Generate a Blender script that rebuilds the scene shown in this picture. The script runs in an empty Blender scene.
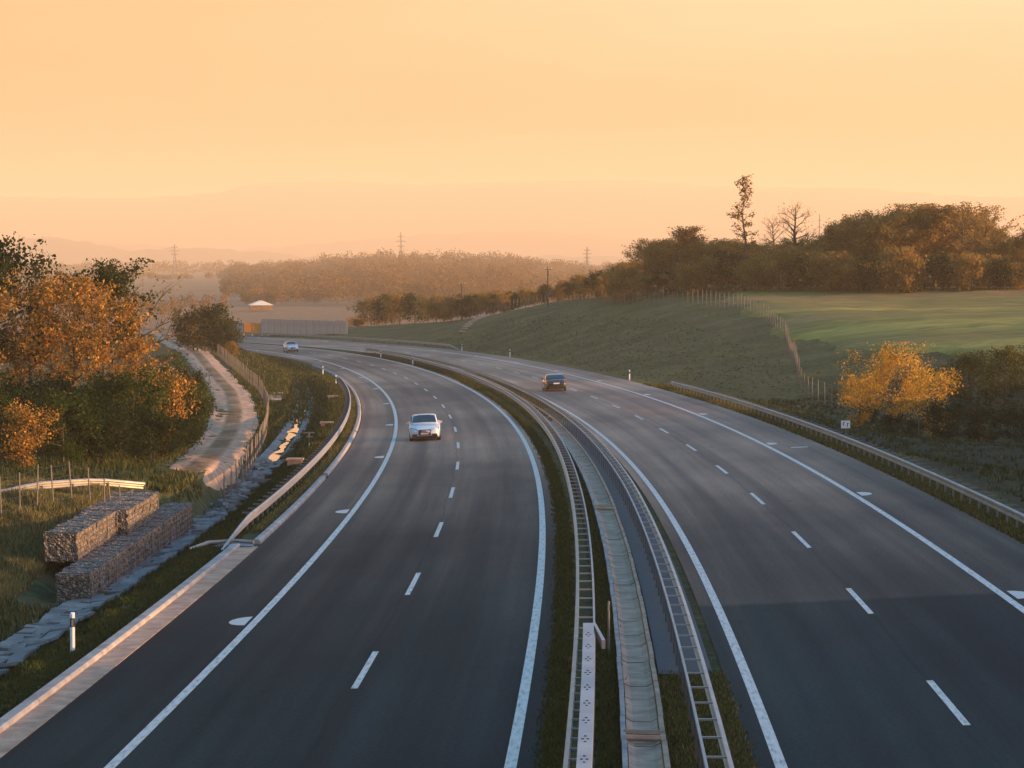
import bpy, bmesh, math, random
import numpy as np
from mathutils import Vector, Matrix

random.seed(7)
RNG = np.random.default_rng(11)
scene = bpy.context.scene
COL = scene.collection
rad = math.radians

# ------------------------------------------------------------------ camera
CAM_H = 8.806
PITCH = 0.044918
cam = bpy.data.cameras.new('camera')
cam.lens = 36.0 * 2714.0 / 1024.0
cam.sensor_width = 36.0
cam.clip_start = 0.5
cam.clip_end = 20000
cam_ob = bpy.data.objects.new('camera', cam)
cam_ob.location = (0, 0, CAM_H)
cam_ob.rotation_euler = (math.pi / 2 - PITCH, 0, 0)
COL.objects.link(cam_ob)
scene.camera = cam_ob

# ------------------------------------------------------------------ light
SUN_AZ, SUN_EL = 98.0, 6.0           # degrees clockwise from the view direction, height
world = bpy.data.worlds.new('World')
scene.world = world
world.use_nodes = True
nt = world.node_tree
nt.nodes.clear()
w_out = nt.nodes.new('ShaderNodeOutputWorld')
sky = nt.nodes.new('ShaderNodeTexSky')
sky.sky_type = 'NISHITA'
sky.sun_disc = False
sky.sun_elevation = rad(SUN_EL)
sky.sun_rotation = rad(SUN_AZ)
sky.air_density = 1.5
sky.dust_density = 6.0
sky.ozone_density = 3.0
bg1 = nt.nodes.new('ShaderNodeBackground')
bg1.inputs['Strength'].default_value = 0.004
nt.links.new(sky.outputs[0], bg1.inputs['Color'])
# dusk layer: amber dust low down, teal blue above
tc = nt.nodes.new('ShaderNodeTexCoord')
sep = nt.nodes.new('ShaderNodeSeparateXYZ')
nt.links.new(tc.outputs['Generated'], sep.inputs[0])
ramp = nt.nodes.new('ShaderNodeValToRGB')
cr = ramp.color_ramp
stops = [(0.0, (.180, .070, .022, 1)), (0.05, (.180, .082, .027, 1)), (0.095, (.215, .150, .074, 1)), (0.125, (.09, .10, .09, 1)),
         (0.165, (.007, .092, .155, 1)), (0.40, (.0, .120, .240, 1)), (1.0, (.0, .124, .252, 1))]
cr.elements[0].position, cr.elements[0].color = stops[0]
cr.elements[1].position, cr.elements[1].color = stops[-1]
for p, c in stops[1:-1]:
    e = cr.elements.new(p); e.color = c
nt.links.new(sep.outputs['Z'], ramp.inputs[0])
# a little yellower and brighter towards the sun
mr = nt.nodes.new('ShaderNodeMapRange')
mr.inputs['From Min'].default_value = -0.19; mr.inputs['From Max'].default_value = 0.19
nt.links.new(sep.outputs['X'], mr.inputs['Value'])
warm = nt.nodes.new('ShaderNodeMix'); warm.data_type = 'RGBA'
warm.inputs[6].default_value = (0.98, 0.86, 0.74, 1); warm.inputs[7].default_value = (1.08, 1.26, 1.52, 1)
nt.links.new(mr.outputs[0], warm.inputs[0])
mul = nt.nodes.new('ShaderNodeMix'); mul.data_type = 'RGBA'; mul.blend_type = 'MULTIPLY'
mul.inputs[0].default_value = 1.0
# uneven dust: soft level streaks in the sky
smp = nt.nodes.new('ShaderNodeMapping'); smp.inputs['Scale'].default_value = (3.0, 3.0, 16.0)
snz = nt.nodes.new('ShaderNodeTexNoise'); snz.inputs['Scale'].default_value = 1.6; snz.inputs['Detail'].default_value = 4
nt.links.new(tc.outputs['Generated'], smp.inputs[0]); nt.links.new(smp.outputs[0], snz.inputs['Vector'])
svr = nt.nodes.new('ShaderNodeValToRGB'); svr.color_ramp.elements[0].position = .3; svr.color_ramp.elements[0].color = (.90, .86, .80, 1)
svr.color_ramp.elements[1].position = .7; svr.color_ramp.elements[1].color = (1.07, 1.11, 1.18, 1)
nt.links.new(snz.outputs[0], svr.inputs[0])
smx = nt.nodes.new('ShaderNodeMix'); smx.data_type = 'RGBA'; smx.blend_type = 'MULTIPLY'; smx.inputs[0].default_value = 1.0
nt.links.new(ramp.outputs[0], smx.inputs[6]); nt.links.new(svr.outputs[0], smx.inputs[7])
nt.links.new(smx.outputs[2], mul.inputs[6]); nt.links.new(warm.outputs[2], mul.inputs[7])
bg2 = nt.nodes.new('ShaderNodeBackground')
bg2.inputs['Strength'].default_value = 1.0
nt.links.new(mul.outputs[2], bg2.inputs['Color'])
# dusty glow of the sky around the low sun, outside the picture to the right
dotn = nt.nodes.new('ShaderNodeVectorMath'); dotn.operation = 'DOT_PRODUCT'
dotn.inputs[1].default_value = (math.sin(rad(SUN_AZ)) * math.cos(rad(SUN_EL)), math.cos(rad(SUN_AZ)) * math.cos(rad(SUN_EL)), math.sin(rad(SUN_EL)))
nt.links.new(tc.outputs['Generated'], dotn.inputs[0])
gl = nt.nodes.new('ShaderNodeValToRGB'); gl.color_ramp.interpolation = 'EASE'
gl.color_ramp.elements[0].position, gl.color_ramp.elements[0].color = .72, (0, 0, 0, 1)
gl.color_ramp.elements[1].position, gl.color_ramp.elements[1].color = 1.0, (1.0, .62, .27, 1)
nt.links.new(dotn.outputs['Value'], gl.inputs[0])
bg3 = nt.nodes.new('ShaderNodeBackground'); bg3.inputs['Strength'].default_value = 1.5
nt.links.new(gl.outputs[0], bg3.inputs['Color'])
addg = nt.nodes.new('ShaderNodeAddShader')
nt.links.new(bg2.outputs[0], addg.inputs[0]); nt.links.new(bg3.outputs[0], addg.inputs[1])
addw = nt.nodes.new('ShaderNodeAddShader')
nt.links.new(bg1.outputs[0], addw.inputs[0]); nt.links.new(addg.outputs[0], addw.inputs[1])
nt.links.new(addw.outputs[0], w_out.inputs['Surface'])

sun = bpy.data.lights.new('sun', 'SUN')
sun.energy = 5.0
sun.angle = rad(0.6)
sun.color = (1.0, 0.545, 0.23)
sun_ob = bpy.data.objects.new('sun', sun)
sdir = Vector((math.sin(rad(SUN_AZ)) * math.cos(rad(SUN_EL)), math.cos(rad(SUN_AZ)) * math.cos(rad(SUN_EL)), math.sin(rad(SUN_EL))))
sun_ob.rotation_euler = (-sdir).to_track_quat('-Z', 'Y').to_euler()
COL.objects.link(sun_ob)

scene.view_settings.view_transform = 'Standard'
scene.view_settings.look = 'None'
scene.view_settings.exposure = 1.9
scene.view_settings.gamma = 1.0
scene.view_settings.use_curve_mapping = False
scene.cycles.volume_bounces = 2
scene.cycles.max_bounces = 6
scene.cycles.use_denoising = True

# ------------------------------------------------------------------ road frame: stations s (m along), offsets o (m, right positive)
_Q = [0.461544037, 0.0441072973, -3.76028954e-04, -9.57401721e-02, 3.85487379e-02, 6.55184661e-04, -1.73448974e-03,
      -5.31659832e-01, -3.07409345e-01, 4.34717795e-02, -1.06775619e-03]
SC = 430.0
_S = np.arange(-100, 1400.5, 0.5)
_k = sum(_Q[2 + i] * (np.clip(_S, -60, SC) / 100) ** i for i in range(5)) / 100
_psi = np.concatenate([[0], np.cumsum((_k[1:] + _k[:-1]) / 4)]); _psi += _Q[1] - _psi[200]
_TX, _TY = np.sin(_psi), np.cos(_psi)
_RX = np.concatenate([[0], np.cumsum((_TX[1:] + _TX[:-1]) / 4)]); _RX += _Q[0] - _RX[200]
_RY = np.concatenate([[0], np.cumsum((_TY[1:] + _TY[:-1]) / 4)]); _RY -= _RY[200]

def road_z(s):
    s = np.asarray(s, float); t = np.clip(s, -100, SC) / 100
    z = sum(_Q[7 + i] * t ** (i + 1) for i in range(4))
    t0 = SC / 100; sl = sum(_Q[7 + i] * (i + 1) * t0 ** i for i in range(4)) / 100
    e = np.maximum(s - SC, 0)
    return z + e * sl * np.exp(-e / 400)

def surf(s, o):
    s = np.asarray(s, float); o = np.asarray(o, float)
    w = np.clip((o + 2.4) / 4.8, 0, 1)
    return road_z(s) + (0.0429632753 * o + 0.181243437) * (1 - w) + (0.0493527076 * o - 0.181259933) * w

def xy(s, o):
    s = np.asarray(s, float); o = np.asarray(o, float)
    x = np.interp(s, _S, _RX); y = np.interp(s, _S, _RY); tx = np.interp(s, _S, _TX); ty = np.interp(s, _S, _TY)
    return x + ty * o, y - tx * o

def heading(s):
    return float(np.arctan2(np.interp(s, _S, _TX), np.interp(s, _S, _TY)))   # clockwise from +Y

def station(x, y):
    d = (_RX - x) ** 2 + (_RY - y) ** 2
    i = int(np.argmin(d))
    return float(_S[i]), float((x - _RX[i]) * _TY[i] - (y - _RY[i]) * _TX[i])

def smooth(a, b, x):
    t = np.clip((np.asarray(x, float) - a) / (b - a), 0, 1)
    return t * t * (3 - 2 * t)

# ------------------------------------------------------------------ terrain heights from control points
def tps_fit(P):
    P = np.array(P, float); X = P[:, :2] / 100.0; n = len(P)
    r2 = ((X[:, None] - X[None]) ** 2).sum(-1)
    K = np.where(r2 > 0, r2 * np.log(np.maximum(r2, 1e-12)) * .5, 0) + np.eye(n) * 2e-4
    A = np.zeros((n + 3, n + 3)); A[:n, :n] = K; A[:n, n] = 1; A[:n, n + 1:] = X; A[n, :n] = 1; A[n + 1:, :n] = X.T
    w = np.linalg.solve(A, np.concatenate([P[:, 2], [0, 0, 0]]))
    return X, w

def tps_eval(m, x, y):
    X, w = m; n = len(X)
    x = np.asarray(x, float); sh = x.shape
    q = np.stack([x.ravel(), np.asarray(y, float).ravel()], 1) / 100.0
    out = np.empty(len(q))
    for i in range(0, len(q), 4000):
        c = q[i:i + 4000]
        r2 = ((c[:, None] - X[None]) ** 2).sum(-1)
        out[i:i + 4000] = (r2 * np.log(np.maximum(r2, 1e-12)) * .5) @ w[:n] + w[n] + c @ w[n + 1:]
    return out.reshape(sh)

def sight(u, d, v=None):
    """ground position on bearing u at range d; with v also the height seen there"""
    x = (u - 512) / 2714.0 * d
    return (x, d) if v is None else (x, d, CAM_H - (v - 262) / 2714.0 * d)

RIGHT_PTS = [sight(u, d, v) for u, v, d in [
    (900, 440, 205), (1000, 450, 205), (860, 420, 217), (800, 397, 238), (790, 362, 265), (785, 338, 288), (765, 320, 308),
    (740, 309, 328), (700, 304, 350), (640, 303, 380), (600, 303, 405), (545, 306, 440), (480, 318, 480), (420, 324, 520),
    (370, 326, 545), (1000, 290, 360), (940, 292, 358), (880, 296, 355), (800, 300, 352), (860, 330, 285), (1000, 340, 262), (940, 370, 236),
    (1010, 385, 230), (1150, 290, 350), (960, 445, 180), (1040, 490, 160), (830, 305, 335), (830, 352, 262), (1000, 312, 310), (900, 312, 315), (840, 385, 240)]]
RIGHT_PTS += [(30, 100, -2.3), (30, 60, -1.8), (28, 20, -1.2), (36, 140, -3.0), (64, -40, 7.1), (64, 0, 7.1), (64, 40, 7.1), (64, 75, 7.1), (64, 95, 7.1), (64, 110, 6.8), (64, 125, 6.5), (64, 160, 5.3), (66, 195, 2.5), (85, 0, 7.5), (85, 60, 7.5), (85, 92, 7.5), (85, 125, 6.9), (85, 165, 5.4), (88, 200, 2.8), (48, 20, 2), (48, 60, 2), (48, 100, 1.6), (50, 140, 1.2), (110, 60, 6.5), (110, 150, 6), (80, 240, 4), (110, 300, 4.5), (120, 380, 6), (60, 430, 5.5), (100, 470, 6.5),  # high points form an unseen ridge, added and shaped to cast the shade line
              (25, 430, 4.2), (10, 480, 2.2), (-5, 540, -2.5), (-20, 590, -5.5), (30, 560, -1), (80, 600, 0), (20, 640, -6.5), (80, 680, -6.5), (140, 560, 3)]
for s_ in range(0, 560, 35):
    a_, b_ = xy(s_, 15.2); RIGHT_PTS.append((float(a_), float(b_), float(surf(s_, 13.2)) - 0.12))
RIGHT_M = tps_fit(RIGHT_PTS)
LEFT_PTS = [sight(u, d, v) for u, v, d in [
    (10, 500, 101), (60, 500, 104), (100, 497, 105), (150, 495, 108), (30, 560, 93), (0, 620, 80), (0, 580, 89), (-60, 520, 97), (-120, 600, 85),
    (160, 500, 110), (192, 480, 122), (205, 470, 132), (220, 455, 153), (233, 430, 184), (235, 410, 212), (227, 390, 245), (214, 375, 278), (206, 365, 304), (190, 350, 355), (168, 340, 404), (161, 335, 439),
    (248, 455, 154), (256, 430, 184), (258, 410, 212), (250, 390, 245), (235, 375, 278), (224, 365, 305), (190, 455, 152), (205, 430, 183), (210, 410, 211), (200, 388, 243),
    (100, 470, 122), (0, 470, 122), (60, 450, 140), (-60, 440, 150),
    (0, 420, 170), (100, 400, 200), (60, 380, 250), (100, 350, 350), (0, 350, 350), (-150, 400, 200), (215, 352, 345), (-200, 350, 330), (232, 354, 352)]]
LEFT_PTS += [(-30, 60, -1.6), (-20, 40, -1.4), (-60, 60, -1.2), (-90, 130, -1), (-90, 240, -2), (-75, 480, -6.0), (-100, 500, -6.9), (-130, 420, -4), (-70, 560, -7.3), (-110, 560, -7.4),
             (-62, 455, -4.6), (-17, 62, -1.75), (-15.6, 72, -1.75)]
LEFT_M = tps_fit(LEFT_PTS)

def ditch_depth(s):
    return (0.95 - 0.45 * smooth(115, 150, s)) * (1 - smooth(268, 300, s))

def ditch_c(s):
    return np.interp(s, [40, 115, 150, 210, 268], [-17.0, -16.95, -16.7, -17.15, -16.9])

def left_z(s, o):
    s = np.asarray(s, float); o = np.asarray(o, float)
    e = surf(s, -13.2) - 0.03
    dd = ditch_depth(s)
    zd = surf(s, o) - dd
    x, y = xy(s, o)
    zb = tps_eval(LEFT_M, x, y)
    z = e + (zd - e) * smooth(-14.2, -16.2, o)
    # gabion terrace: the bank behind the walls is cut steep
    wall = smooth(82, 85, s) * (1 - smooth(112, 116, s))
    mid = smooth(110, 116, s) * (1 - smooth(138, 150, s))
    a = -17.5 - 0.5 * wall; b = -18.9 - 0.9 * wall * (1 - mid) + 0.75 * mid
    a = np.where(s > 290, -15.2, a); b = np.where(s > 290, -21, b)
    zz = z + (zb - z) * smooth(a, b, o)
    # beyond the bend the shoulder is a plain slope
    zz = np.where(s > 430, e + (zb - e) * smooth(-13.6, -20, o), zz)
    return zz

def right_z(s, o):
    s = np.asarray(s, float); o = np.asarray(o, float)
    e = surf(s, 13.0) - 0.03 - 0.03 * np.maximum(o - 13.0, 0)
    x, y = xy(s, o)
    return e + (tps_eval(RIGHT_M, x, y) - e) * smooth(14.4, 16.8, o)

PLAIN_Z = -7.5
def ground(x, y):
    s, o = station(x, y)
    if s > 600: return PLAIN_Z
    if o < -13.1: return max(float(left_z(s, o)), PLAIN_Z)
    if o > 13.0: return max(float(right_z(s, o)), PLAIN_Z)
    return float(surf(s, o))

# ------------------------------------------------------------------ mesh helpers
class MB:
    """collects shapes, then links them as one mesh object"""
    def __init__(self): self.v = []; self.f = []; self.mi = []; self.m = 0
    def quad(self, *p):
        n = len(self.v); self.v += [tuple(q) for q in p]; self.f.append(tuple(range(n, n + len(p)))); self.mi.append(self.m)
    def box(self, c, size, rz=0.0, M=None):
        hx, hy, hz = size[0] / 2, size[1] / 2, size[2] / 2
        n = len(self.v); ca, sa = math.cos(rz), math.sin(rz)
        for dx, dy, dz in ((-1, -1, -1), (1, -1, -1), (1, 1, -1), (-1, 1, -1), (-1, -1, 1), (1, -1, 1), (1, 1, 1), (-1, 1, 1)):
            p = Vector((dx * hx, dy * hy, dz * hz))
            if M is not None: p = M @ p
            self.v.append((c[0] + ca * p.x - sa * p.y, c[1] + sa * p.x + ca * p.y, c[2] + p.z))
        for q in ((0, 3, 2, 1), (4, 5, 6, 7), (0, 1, 5, 4), (1, 2, 6, 5), (2, 3, 7, 6), (3, 0, 4, 7)):
            self.f.append(tuple(n + i for i in q)); self.mi.append(self.m)
    def tube(self, pts, radii, n=6, cap=True):
        pts = [Vector(p) for p in pts]
        if not hasattr(radii, '__len__'): radii = [radii] * len(pts)
        base = len(self.v)
        for i, p in enumerate(pts):
            t = (pts[min(i + 1, len(pts) - 1)] - pts[max(i - 1, 0)])
            if t.length < 1e-9: t = Vector((0, 0, 1))
            t.normalize()
            a = t.cross(Vector((0, 0, 1)) if abs(t.z) < .9 else Vector((1, 0, 0))).normalized(); b = t.cross(a)
            for k in range(n):
                an = 2 * math.pi * k / n
                self.v.append(tuple(p + (a * math.cos(an) + b * math.sin(an)) * radii[i]))
        for i in range(len(pts) - 1):
            for k in range(n):
                k2 = (k + 1) % n
                self.f.append((base + i * n + k, base + i * n + k2, base + (i + 1) * n + k2, base + (i + 1) * n + k)); self.mi.append(self.m)
        if cap:
            self.f.append(tuple(base + k for k in range(n))[::-1]); self.mi.append(self.m)
            self.f.append(tuple(base + (len(pts) - 1) * n + k for k in range(n))); self.mi.append(self.m)
    def loft(self, rings, closed=True, caps=True):
        base = len(self.v); n = len(rings[0])
        for r in rings: self.v += [tuple(p) for p in r]
        for i in range(len(rings) - 1):
            for k in range(n if closed else n - 1):
                k2 = (k + 1) % n
                self.f.append((base + i * n + k, base + i * n + k2, base + (i + 1) * n + k2, base + (i + 1) * n + k)); self.mi.append(self.m)
        if caps and closed:
            self.f.append(tuple(base + k for k in range(n))[::-1]); self.mi.append(self.m)
            self.f.append(tuple(base + (len(rings) - 1) * n + k for k in range(n))); self.mi.append(self.m)
    def build(self, name, mats, parent=None, smooth_=False, uv=None):
        me = bpy.data.meshes.new(name)
        me.from_pydata(self.v, [], self.f)
        for m in (mats if isinstance(mats, (list, tuple)) else [mats]): me.materials.append(m)
        if any(self.mi): me.polygons.foreach_set('material_index', self.mi)
        if smooth_: me.polygons.foreach_set('use_smooth', [True] * len(me.polygons))
        me.update()
        o = bpy.data.objects.new(name, me); COL.objects.link(o)
        if parent is not None: o.parent = parent
        return o

def fix_normals(o):
    bm = bmesh.new(); bm.from_mesh(o.data); bmesh.ops.recalc_face_normals(bm, faces=bm.faces); bm.to_mesh(o.data); bm.free()
    return o

def tag(o, label=None, cat=None, group=None, kind=None):
    if label: o['label'] = label
    if cat: o['category'] = cat
    if group: o['group'] = group
    if kind: o['kind'] = kind
    return o

def empty(name, loc=(0, 0, 0), rz=0.0, label=None, cat=None, group=None):
    o = bpy.data.objects.new(name, None); COL.objects.link(o)
    o.empty_display_size = .2
    o.location = loc; o.rotation_euler = (0, 0, rz)
    return tag(o, label, cat, group)

def copy_tree(o, parent=None):
    c = o.copy(); COL.objects.link(c)
    c.parent = parent
    for ch in list(o.children): copy_tree(ch, c)
    return c

def raw_mesh(name, co, nper, mats, attr=None, parent=None):
    """co: (N,3) verts, faces are consecutive runs of nper; attr: per-face float"""
    co = np.asarray(co, np.float32); nv = len(co); nf = nv // nper
    me = bpy.data.meshes.new(name)
    me.vertices.add(nv); me.vertices.foreach_set('co', co.ravel())
    me.loops.add(nv); me.loops.foreach_set('vertex_index', np.arange(nv, dtype=np.int32))
    me.polygons.add(nf)
    me.polygons.foreach_set('loop_start', np.arange(0, nv, nper, dtype=np.int32))
    me.polygons.foreach_set('loop_total', np.full(nf, nper, np.int32))
    for m in (mats if isinstance(mats, (list, tuple)) else [mats]): me.materials.append(m)
    if attr is not None:
        a = me.attributes.new('tint', 'FLOAT', 'FACE'); a.data.foreach_set('value', np.asarray(attr, np.float32))
    me.update(calc_edges=True)
    o = bpy.data.objects.new(name, me); COL.objects.link(o)
    if parent is not None: o.parent = parent
    return o

def grid_sheet(name, S, O, zf, mat, dz=0.0, kind='structure'):
    S = np.asarray(S, float); O = np.asarray(O, float)
    ss, oo = np.meshgrid(S, O, indexing='ij')
    x, y = xy(ss, oo); z = zf(ss, oo) + dz
    n, m = len(S), len(O)
    me = bpy.data.meshes.new(name)
    idx = np.arange(n * m).reshape(n, m)
    f = np.stack([idx[:-1, :-1], idx[:-1, 1:], idx[1:, 1:], idx[1:, :-1]], -1).reshape(-1, 4)
    me.from_pydata(np.stack([x, y, z], -1).reshape(-1, 3).tolist(), [], f.tolist())
    uv = me.uv_layers.new(name='UVMap')
    uvs = np.stack([oo, ss], -1).reshape(-1, 2)[f.reshape(-1)]
    uv.data.foreach_set('uv', uvs.astype(np.float32).ravel())
    me.polygons.foreach_set('use_smooth', [True] * len(me.polygons))
    me.materials.append(mat)
    if f.shape[0] and me.polygons[0].normal.z < 0: me.flip_normals()
    me.update()
    o = bpy.data.objects.new(name, me); COL.objects.link(o)
    if kind: o['kind'] = kind
    return o

# ------------------------------------------------------------------ materials
def mat_new(name):
    m = bpy.data.materials.new(name); m.use_nodes = True
    t = m.node_tree; t.nodes.clear()
    out = t.nodes.new('ShaderNodeOutputMaterial')
    return m, t, out

def N(t, kind, **kw):
    n = t.nodes.new(kind)
    for k, v in kw.items():
        if k.startswith('i_'): n.inputs[k[2:].replace('_', ' ')].default_value = v
        else: setattr(n, k, v)
    return n

def ramp_node(t, stops, fac=None):
    r = t.nodes.new('ShaderNodeValToRGB'); c = r.color_ramp
    c.elements[0].position, c.elements[0].color = stops[0][0], (*stops[0][1], 1)
    c.elements[1].position, c.elements[1].color = stops[-1][0], (*stops[-1][1], 1)
    for p, q in stops[1:-1]:
        e = c.elements.new(p); e.color = (*q, 1)
    if fac is not None: t.links.new(fac, r.inputs[0])
    return r

def noise(t, scale, detail=4, coord='Object', stretch=None, rough=.55):
    tcn = t.nodes.new('ShaderNodeTexCoord')
    src = tcn.outputs[coord]
    if stretch:
        mp = t.nodes.new('ShaderNodeMapping'); mp.inputs['Scale'].default_value = stretch
        t.links.new(src, mp.inputs[0]); src = mp.outputs[0]
    n = t.nodes.new('ShaderNodeTexNoise'); n.inputs['Scale'].default_value = scale; n.inputs['Detail'].default_value = detail
    n.inputs['Roughness'].default_value = rough
    t.links.new(src, n.inputs['Vector'])
    return n

def mixc(t, a, b, fac, mode='MIX'):
    m = t.nodes.new('ShaderNodeMix'); m.data_type = 'RGBA'; m.blend_type = mode
    for sock, val in ((0, fac), (6, a), (7, b)):
        if hasattr(val, 'is_linked'): t.links.new(val, m.inputs[sock])
        elif sock == 0: m.inputs[0].default_value = val
        else: m.inputs[sock].default_value = (*val, 1)
    return m.outputs[2]

def surface(name, stops, scale=1.0, rough=.8, metal=0.0, spec=.5, bump=0.0, bscale=None, detail=5, coord='Object', stretch=None, coat=0.0):
    m, t, out = mat_new(name)
    b = t.nodes.new('ShaderNodeBsdfPrincipled')
    n = noise(t, scale, detail, coord, stretch)
    r = ramp_node(t, stops, n.outputs[0])
    t.links.new(r.outputs[0], b.inputs['Base Color'])
    b.inputs['Roughness'].default_value = rough; b.inputs['Metallic'].default_value = metal
    b.inputs['Specular IOR Level'].default_value = spec
    b.inputs['Coat Weight'].default_value = coat
    if bump:
        n2 = noise(t, bscale or scale * 4, 4, coord, stretch)
        bp = t.nodes.new('ShaderNodeBump'); bp.inputs['Strength'].default_value = bump; bp.inputs['Distance'].default_value = .05
        t.links.new(n2.outputs[0], bp.inputs['Height']); t.links.new(bp.outputs[0], b.inputs['Normal'])
    t.links.new(b.outputs[0], out.inputs[0])
    return m

def flat(name, col, rough=.5, metal=0.0, spec=.5, coat=0.0):
    k = .93
    return surface(name, [(.3, tuple(c * k for c in col)), (.7, col)], 3.0, rough, metal, spec, coat=coat)

def make_asphalt():
    m, t, out = mat_new('asphalt')
    b = t.nodes.new('ShaderNodeBsdfPrincipled')
    fine = noise(t, 9.0, 6, 'UV')
    base = ramp_node(t, [(.3, (.175, .100, .064)), (.7, (.34, .200, .130))], fine.outputs[0]).outputs[0]
    # wheel tracks and patches, long along the road
    lng = noise(t, 1.0, 5, 'UV', (1.1, .012, 1))
    base = mixc(t, base, ramp_node(t, [(.36, (.66, .67, .69)), (.5, (1, 1, 1)), (.64, (1.32, 1.3, 1.28))], lng.outputs[0]).outputs[0], 1.0, 'MULTIPLY')
    blot = noise(t, .06, 4, 'UV', (1.0, .4, 1))
    base = mixc(t, base, ramp_node(t, [(.38, (.60, .61, .63)), (.62, (1.38, 1.36, 1.33))], blot.outputs[0]).outputs[0], 1.0, 'MULTIPLY')
    # newer, darker surfacing ends at a joint on the right; the long ramp is painted light
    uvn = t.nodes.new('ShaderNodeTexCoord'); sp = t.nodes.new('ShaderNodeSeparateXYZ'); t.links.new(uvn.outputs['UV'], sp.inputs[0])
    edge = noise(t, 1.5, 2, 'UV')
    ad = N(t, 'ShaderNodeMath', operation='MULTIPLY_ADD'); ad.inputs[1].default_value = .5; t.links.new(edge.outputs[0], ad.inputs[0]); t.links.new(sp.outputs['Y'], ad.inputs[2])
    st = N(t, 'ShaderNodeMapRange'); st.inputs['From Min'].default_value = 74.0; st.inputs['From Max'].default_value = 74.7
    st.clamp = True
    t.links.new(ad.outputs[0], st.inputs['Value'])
    tone_noise = noise(t, .5, 4, 'UV', (1.6, .05, 1))
    wv = N(t, 'ShaderNodeMath', operation='MULTIPLY_ADD'); wv.inputs[1].default_value = 50.0; t.links.new(tone_noise.outputs[0], wv.inputs[0]); t.links.new(sp.outputs['Y'], wv.inputs[2])
    lg = N(t, 'ShaderNodeMapRange'); lg.interpolation_type = 'SMOOTHSTEP'; lg.inputs['From Min'].default_value = 84.0; lg.inputs['From Max'].default_value = 190.0  # painted near-to-far ramp standing in for sky reflection and haze
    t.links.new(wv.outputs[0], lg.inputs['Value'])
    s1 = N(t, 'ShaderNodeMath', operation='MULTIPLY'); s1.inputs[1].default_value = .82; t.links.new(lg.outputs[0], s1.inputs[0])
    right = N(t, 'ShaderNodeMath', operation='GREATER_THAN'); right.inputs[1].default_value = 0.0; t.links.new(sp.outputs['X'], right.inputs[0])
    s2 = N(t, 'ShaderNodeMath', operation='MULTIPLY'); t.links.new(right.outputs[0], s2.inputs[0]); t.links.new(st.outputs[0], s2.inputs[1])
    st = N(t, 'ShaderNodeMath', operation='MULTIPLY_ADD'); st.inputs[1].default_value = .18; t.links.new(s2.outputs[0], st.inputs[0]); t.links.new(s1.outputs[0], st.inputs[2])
    base = mixc(t, mixc(t, base, (.05, .14, .21), 1.0, 'MULTIPLY'), base, st.outputs[0])  # dark teal near, warm brown far: reflected light put into the colour
    # polished wheel tracks, oil darkened lane centres, construction seams
    ax = N(t, 'ShaderNodeMath', operation='ABSOLUTE'); t.links.new(sp.outputs['X'], ax.inputs[0])
    wob = noise(t, .15, 2, 'UV', (.2, 1, 1)); w2 = N(t, 'ShaderNodeMath', operation='MULTIPLY_ADD'); w2.inputs[1].default_value = .5; t.links.new(wob.outputs[0], w2.inputs[0]); t.links.new(ax.outputs[0], w2.inputs[2])
    ln = N(t, 'ShaderNodeMath', operation='MULTIPLY_ADD'); ln.inputs[1].default_value = 1 / 3.8; ln.inputs[2].default_value = -2.70 / 3.8; t.links.new(w2.outputs[0], ln.inputs[0])
    fr = N(t, 'ShaderNodeMath', operation='FRACT'); t.links.new(ln.outputs[0], fr.inputs[0])
    lane = ramp_node(t, [(0, (1, 1, 1)), (.018, (.62, .62, .62)), (.036, (1, 1, 1)), (.24, (1.16, 1.15, 1.14)), (.36, (1.02, 1.02, 1.02)), (.5, (.74, .74, .75)), (.64, (1.02, 1.02, 1.02)), (.76, (1.16, 1.15, 1.14)), (1, (1, 1, 1))], fr.outputs[0])
    base = mixc(t, base, lane.outputs[0], .8, 'MULTIPLY')
    stn = noise(t, .9, 6, 'UV', (1, .5, 1), .7)
    base = mixc(t, base, ramp_node(t, [(.30, (1.18, 1.17, 1.15)), (.42, (1, 1, 1)), (.60, (1, 1, 1)), (.70, (.66, .67, .69))], stn.outputs[0]).outputs[0], 1.0, 'MULTIPLY')
    grain = noise(t, 22.0, 3, 'UV'); base = mixc(t, base, ramp_node(t, [(.3, (.72, .72, .72)), (.7, (1.3, 1.3, 1.3))], grain.outputs[0]).outputs[0], 1.0, 'MULTIPLY')
    t.links.new(base, b.inputs['Base Color'])
    rr = N(t, 'ShaderNodeMapRange'); rr.inputs['To Min'].default_value = .46; rr.inputs['To Max'].default_value = .60
    t.links.new(lng.outputs[0], rr.inputs['Value'])
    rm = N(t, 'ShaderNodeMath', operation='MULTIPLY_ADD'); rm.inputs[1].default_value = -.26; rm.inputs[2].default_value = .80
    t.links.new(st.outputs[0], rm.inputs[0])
    ra = N(t, 'ShaderNodeMath', operation='MULTIPLY_ADD'); ra.inputs[1].default_value = .6; ra.inputs[2].default_value = -.30
    t.links.new(rr.outputs[0], ra.inputs[0]); rs = N(t, 'ShaderNodeMath', operation='ADD'); t.links.new(rm.outputs[0], rs.inputs[0]); t.links.new(ra.outputs[0], rs.inputs[1])
    t.links.new(rs.outputs[0], b.inputs['Roughness'])
    b.inputs['Specular IOR Level'].default_value = .10
    bn = noise(t, 25.0, 4, 'UV'); bp = t.nodes.new('ShaderNodeBump'); bp.inputs['Strength'].default_value = .12; bp.inputs['Distance'].default_value = .005
    t.links.new(bn.outputs[0], bp.inputs['Height']); t.links.new(bp.outputs[0], b.inputs['Normal'])
    t.links.new(b.outputs[0], out.inputs[0])
    return m

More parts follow.
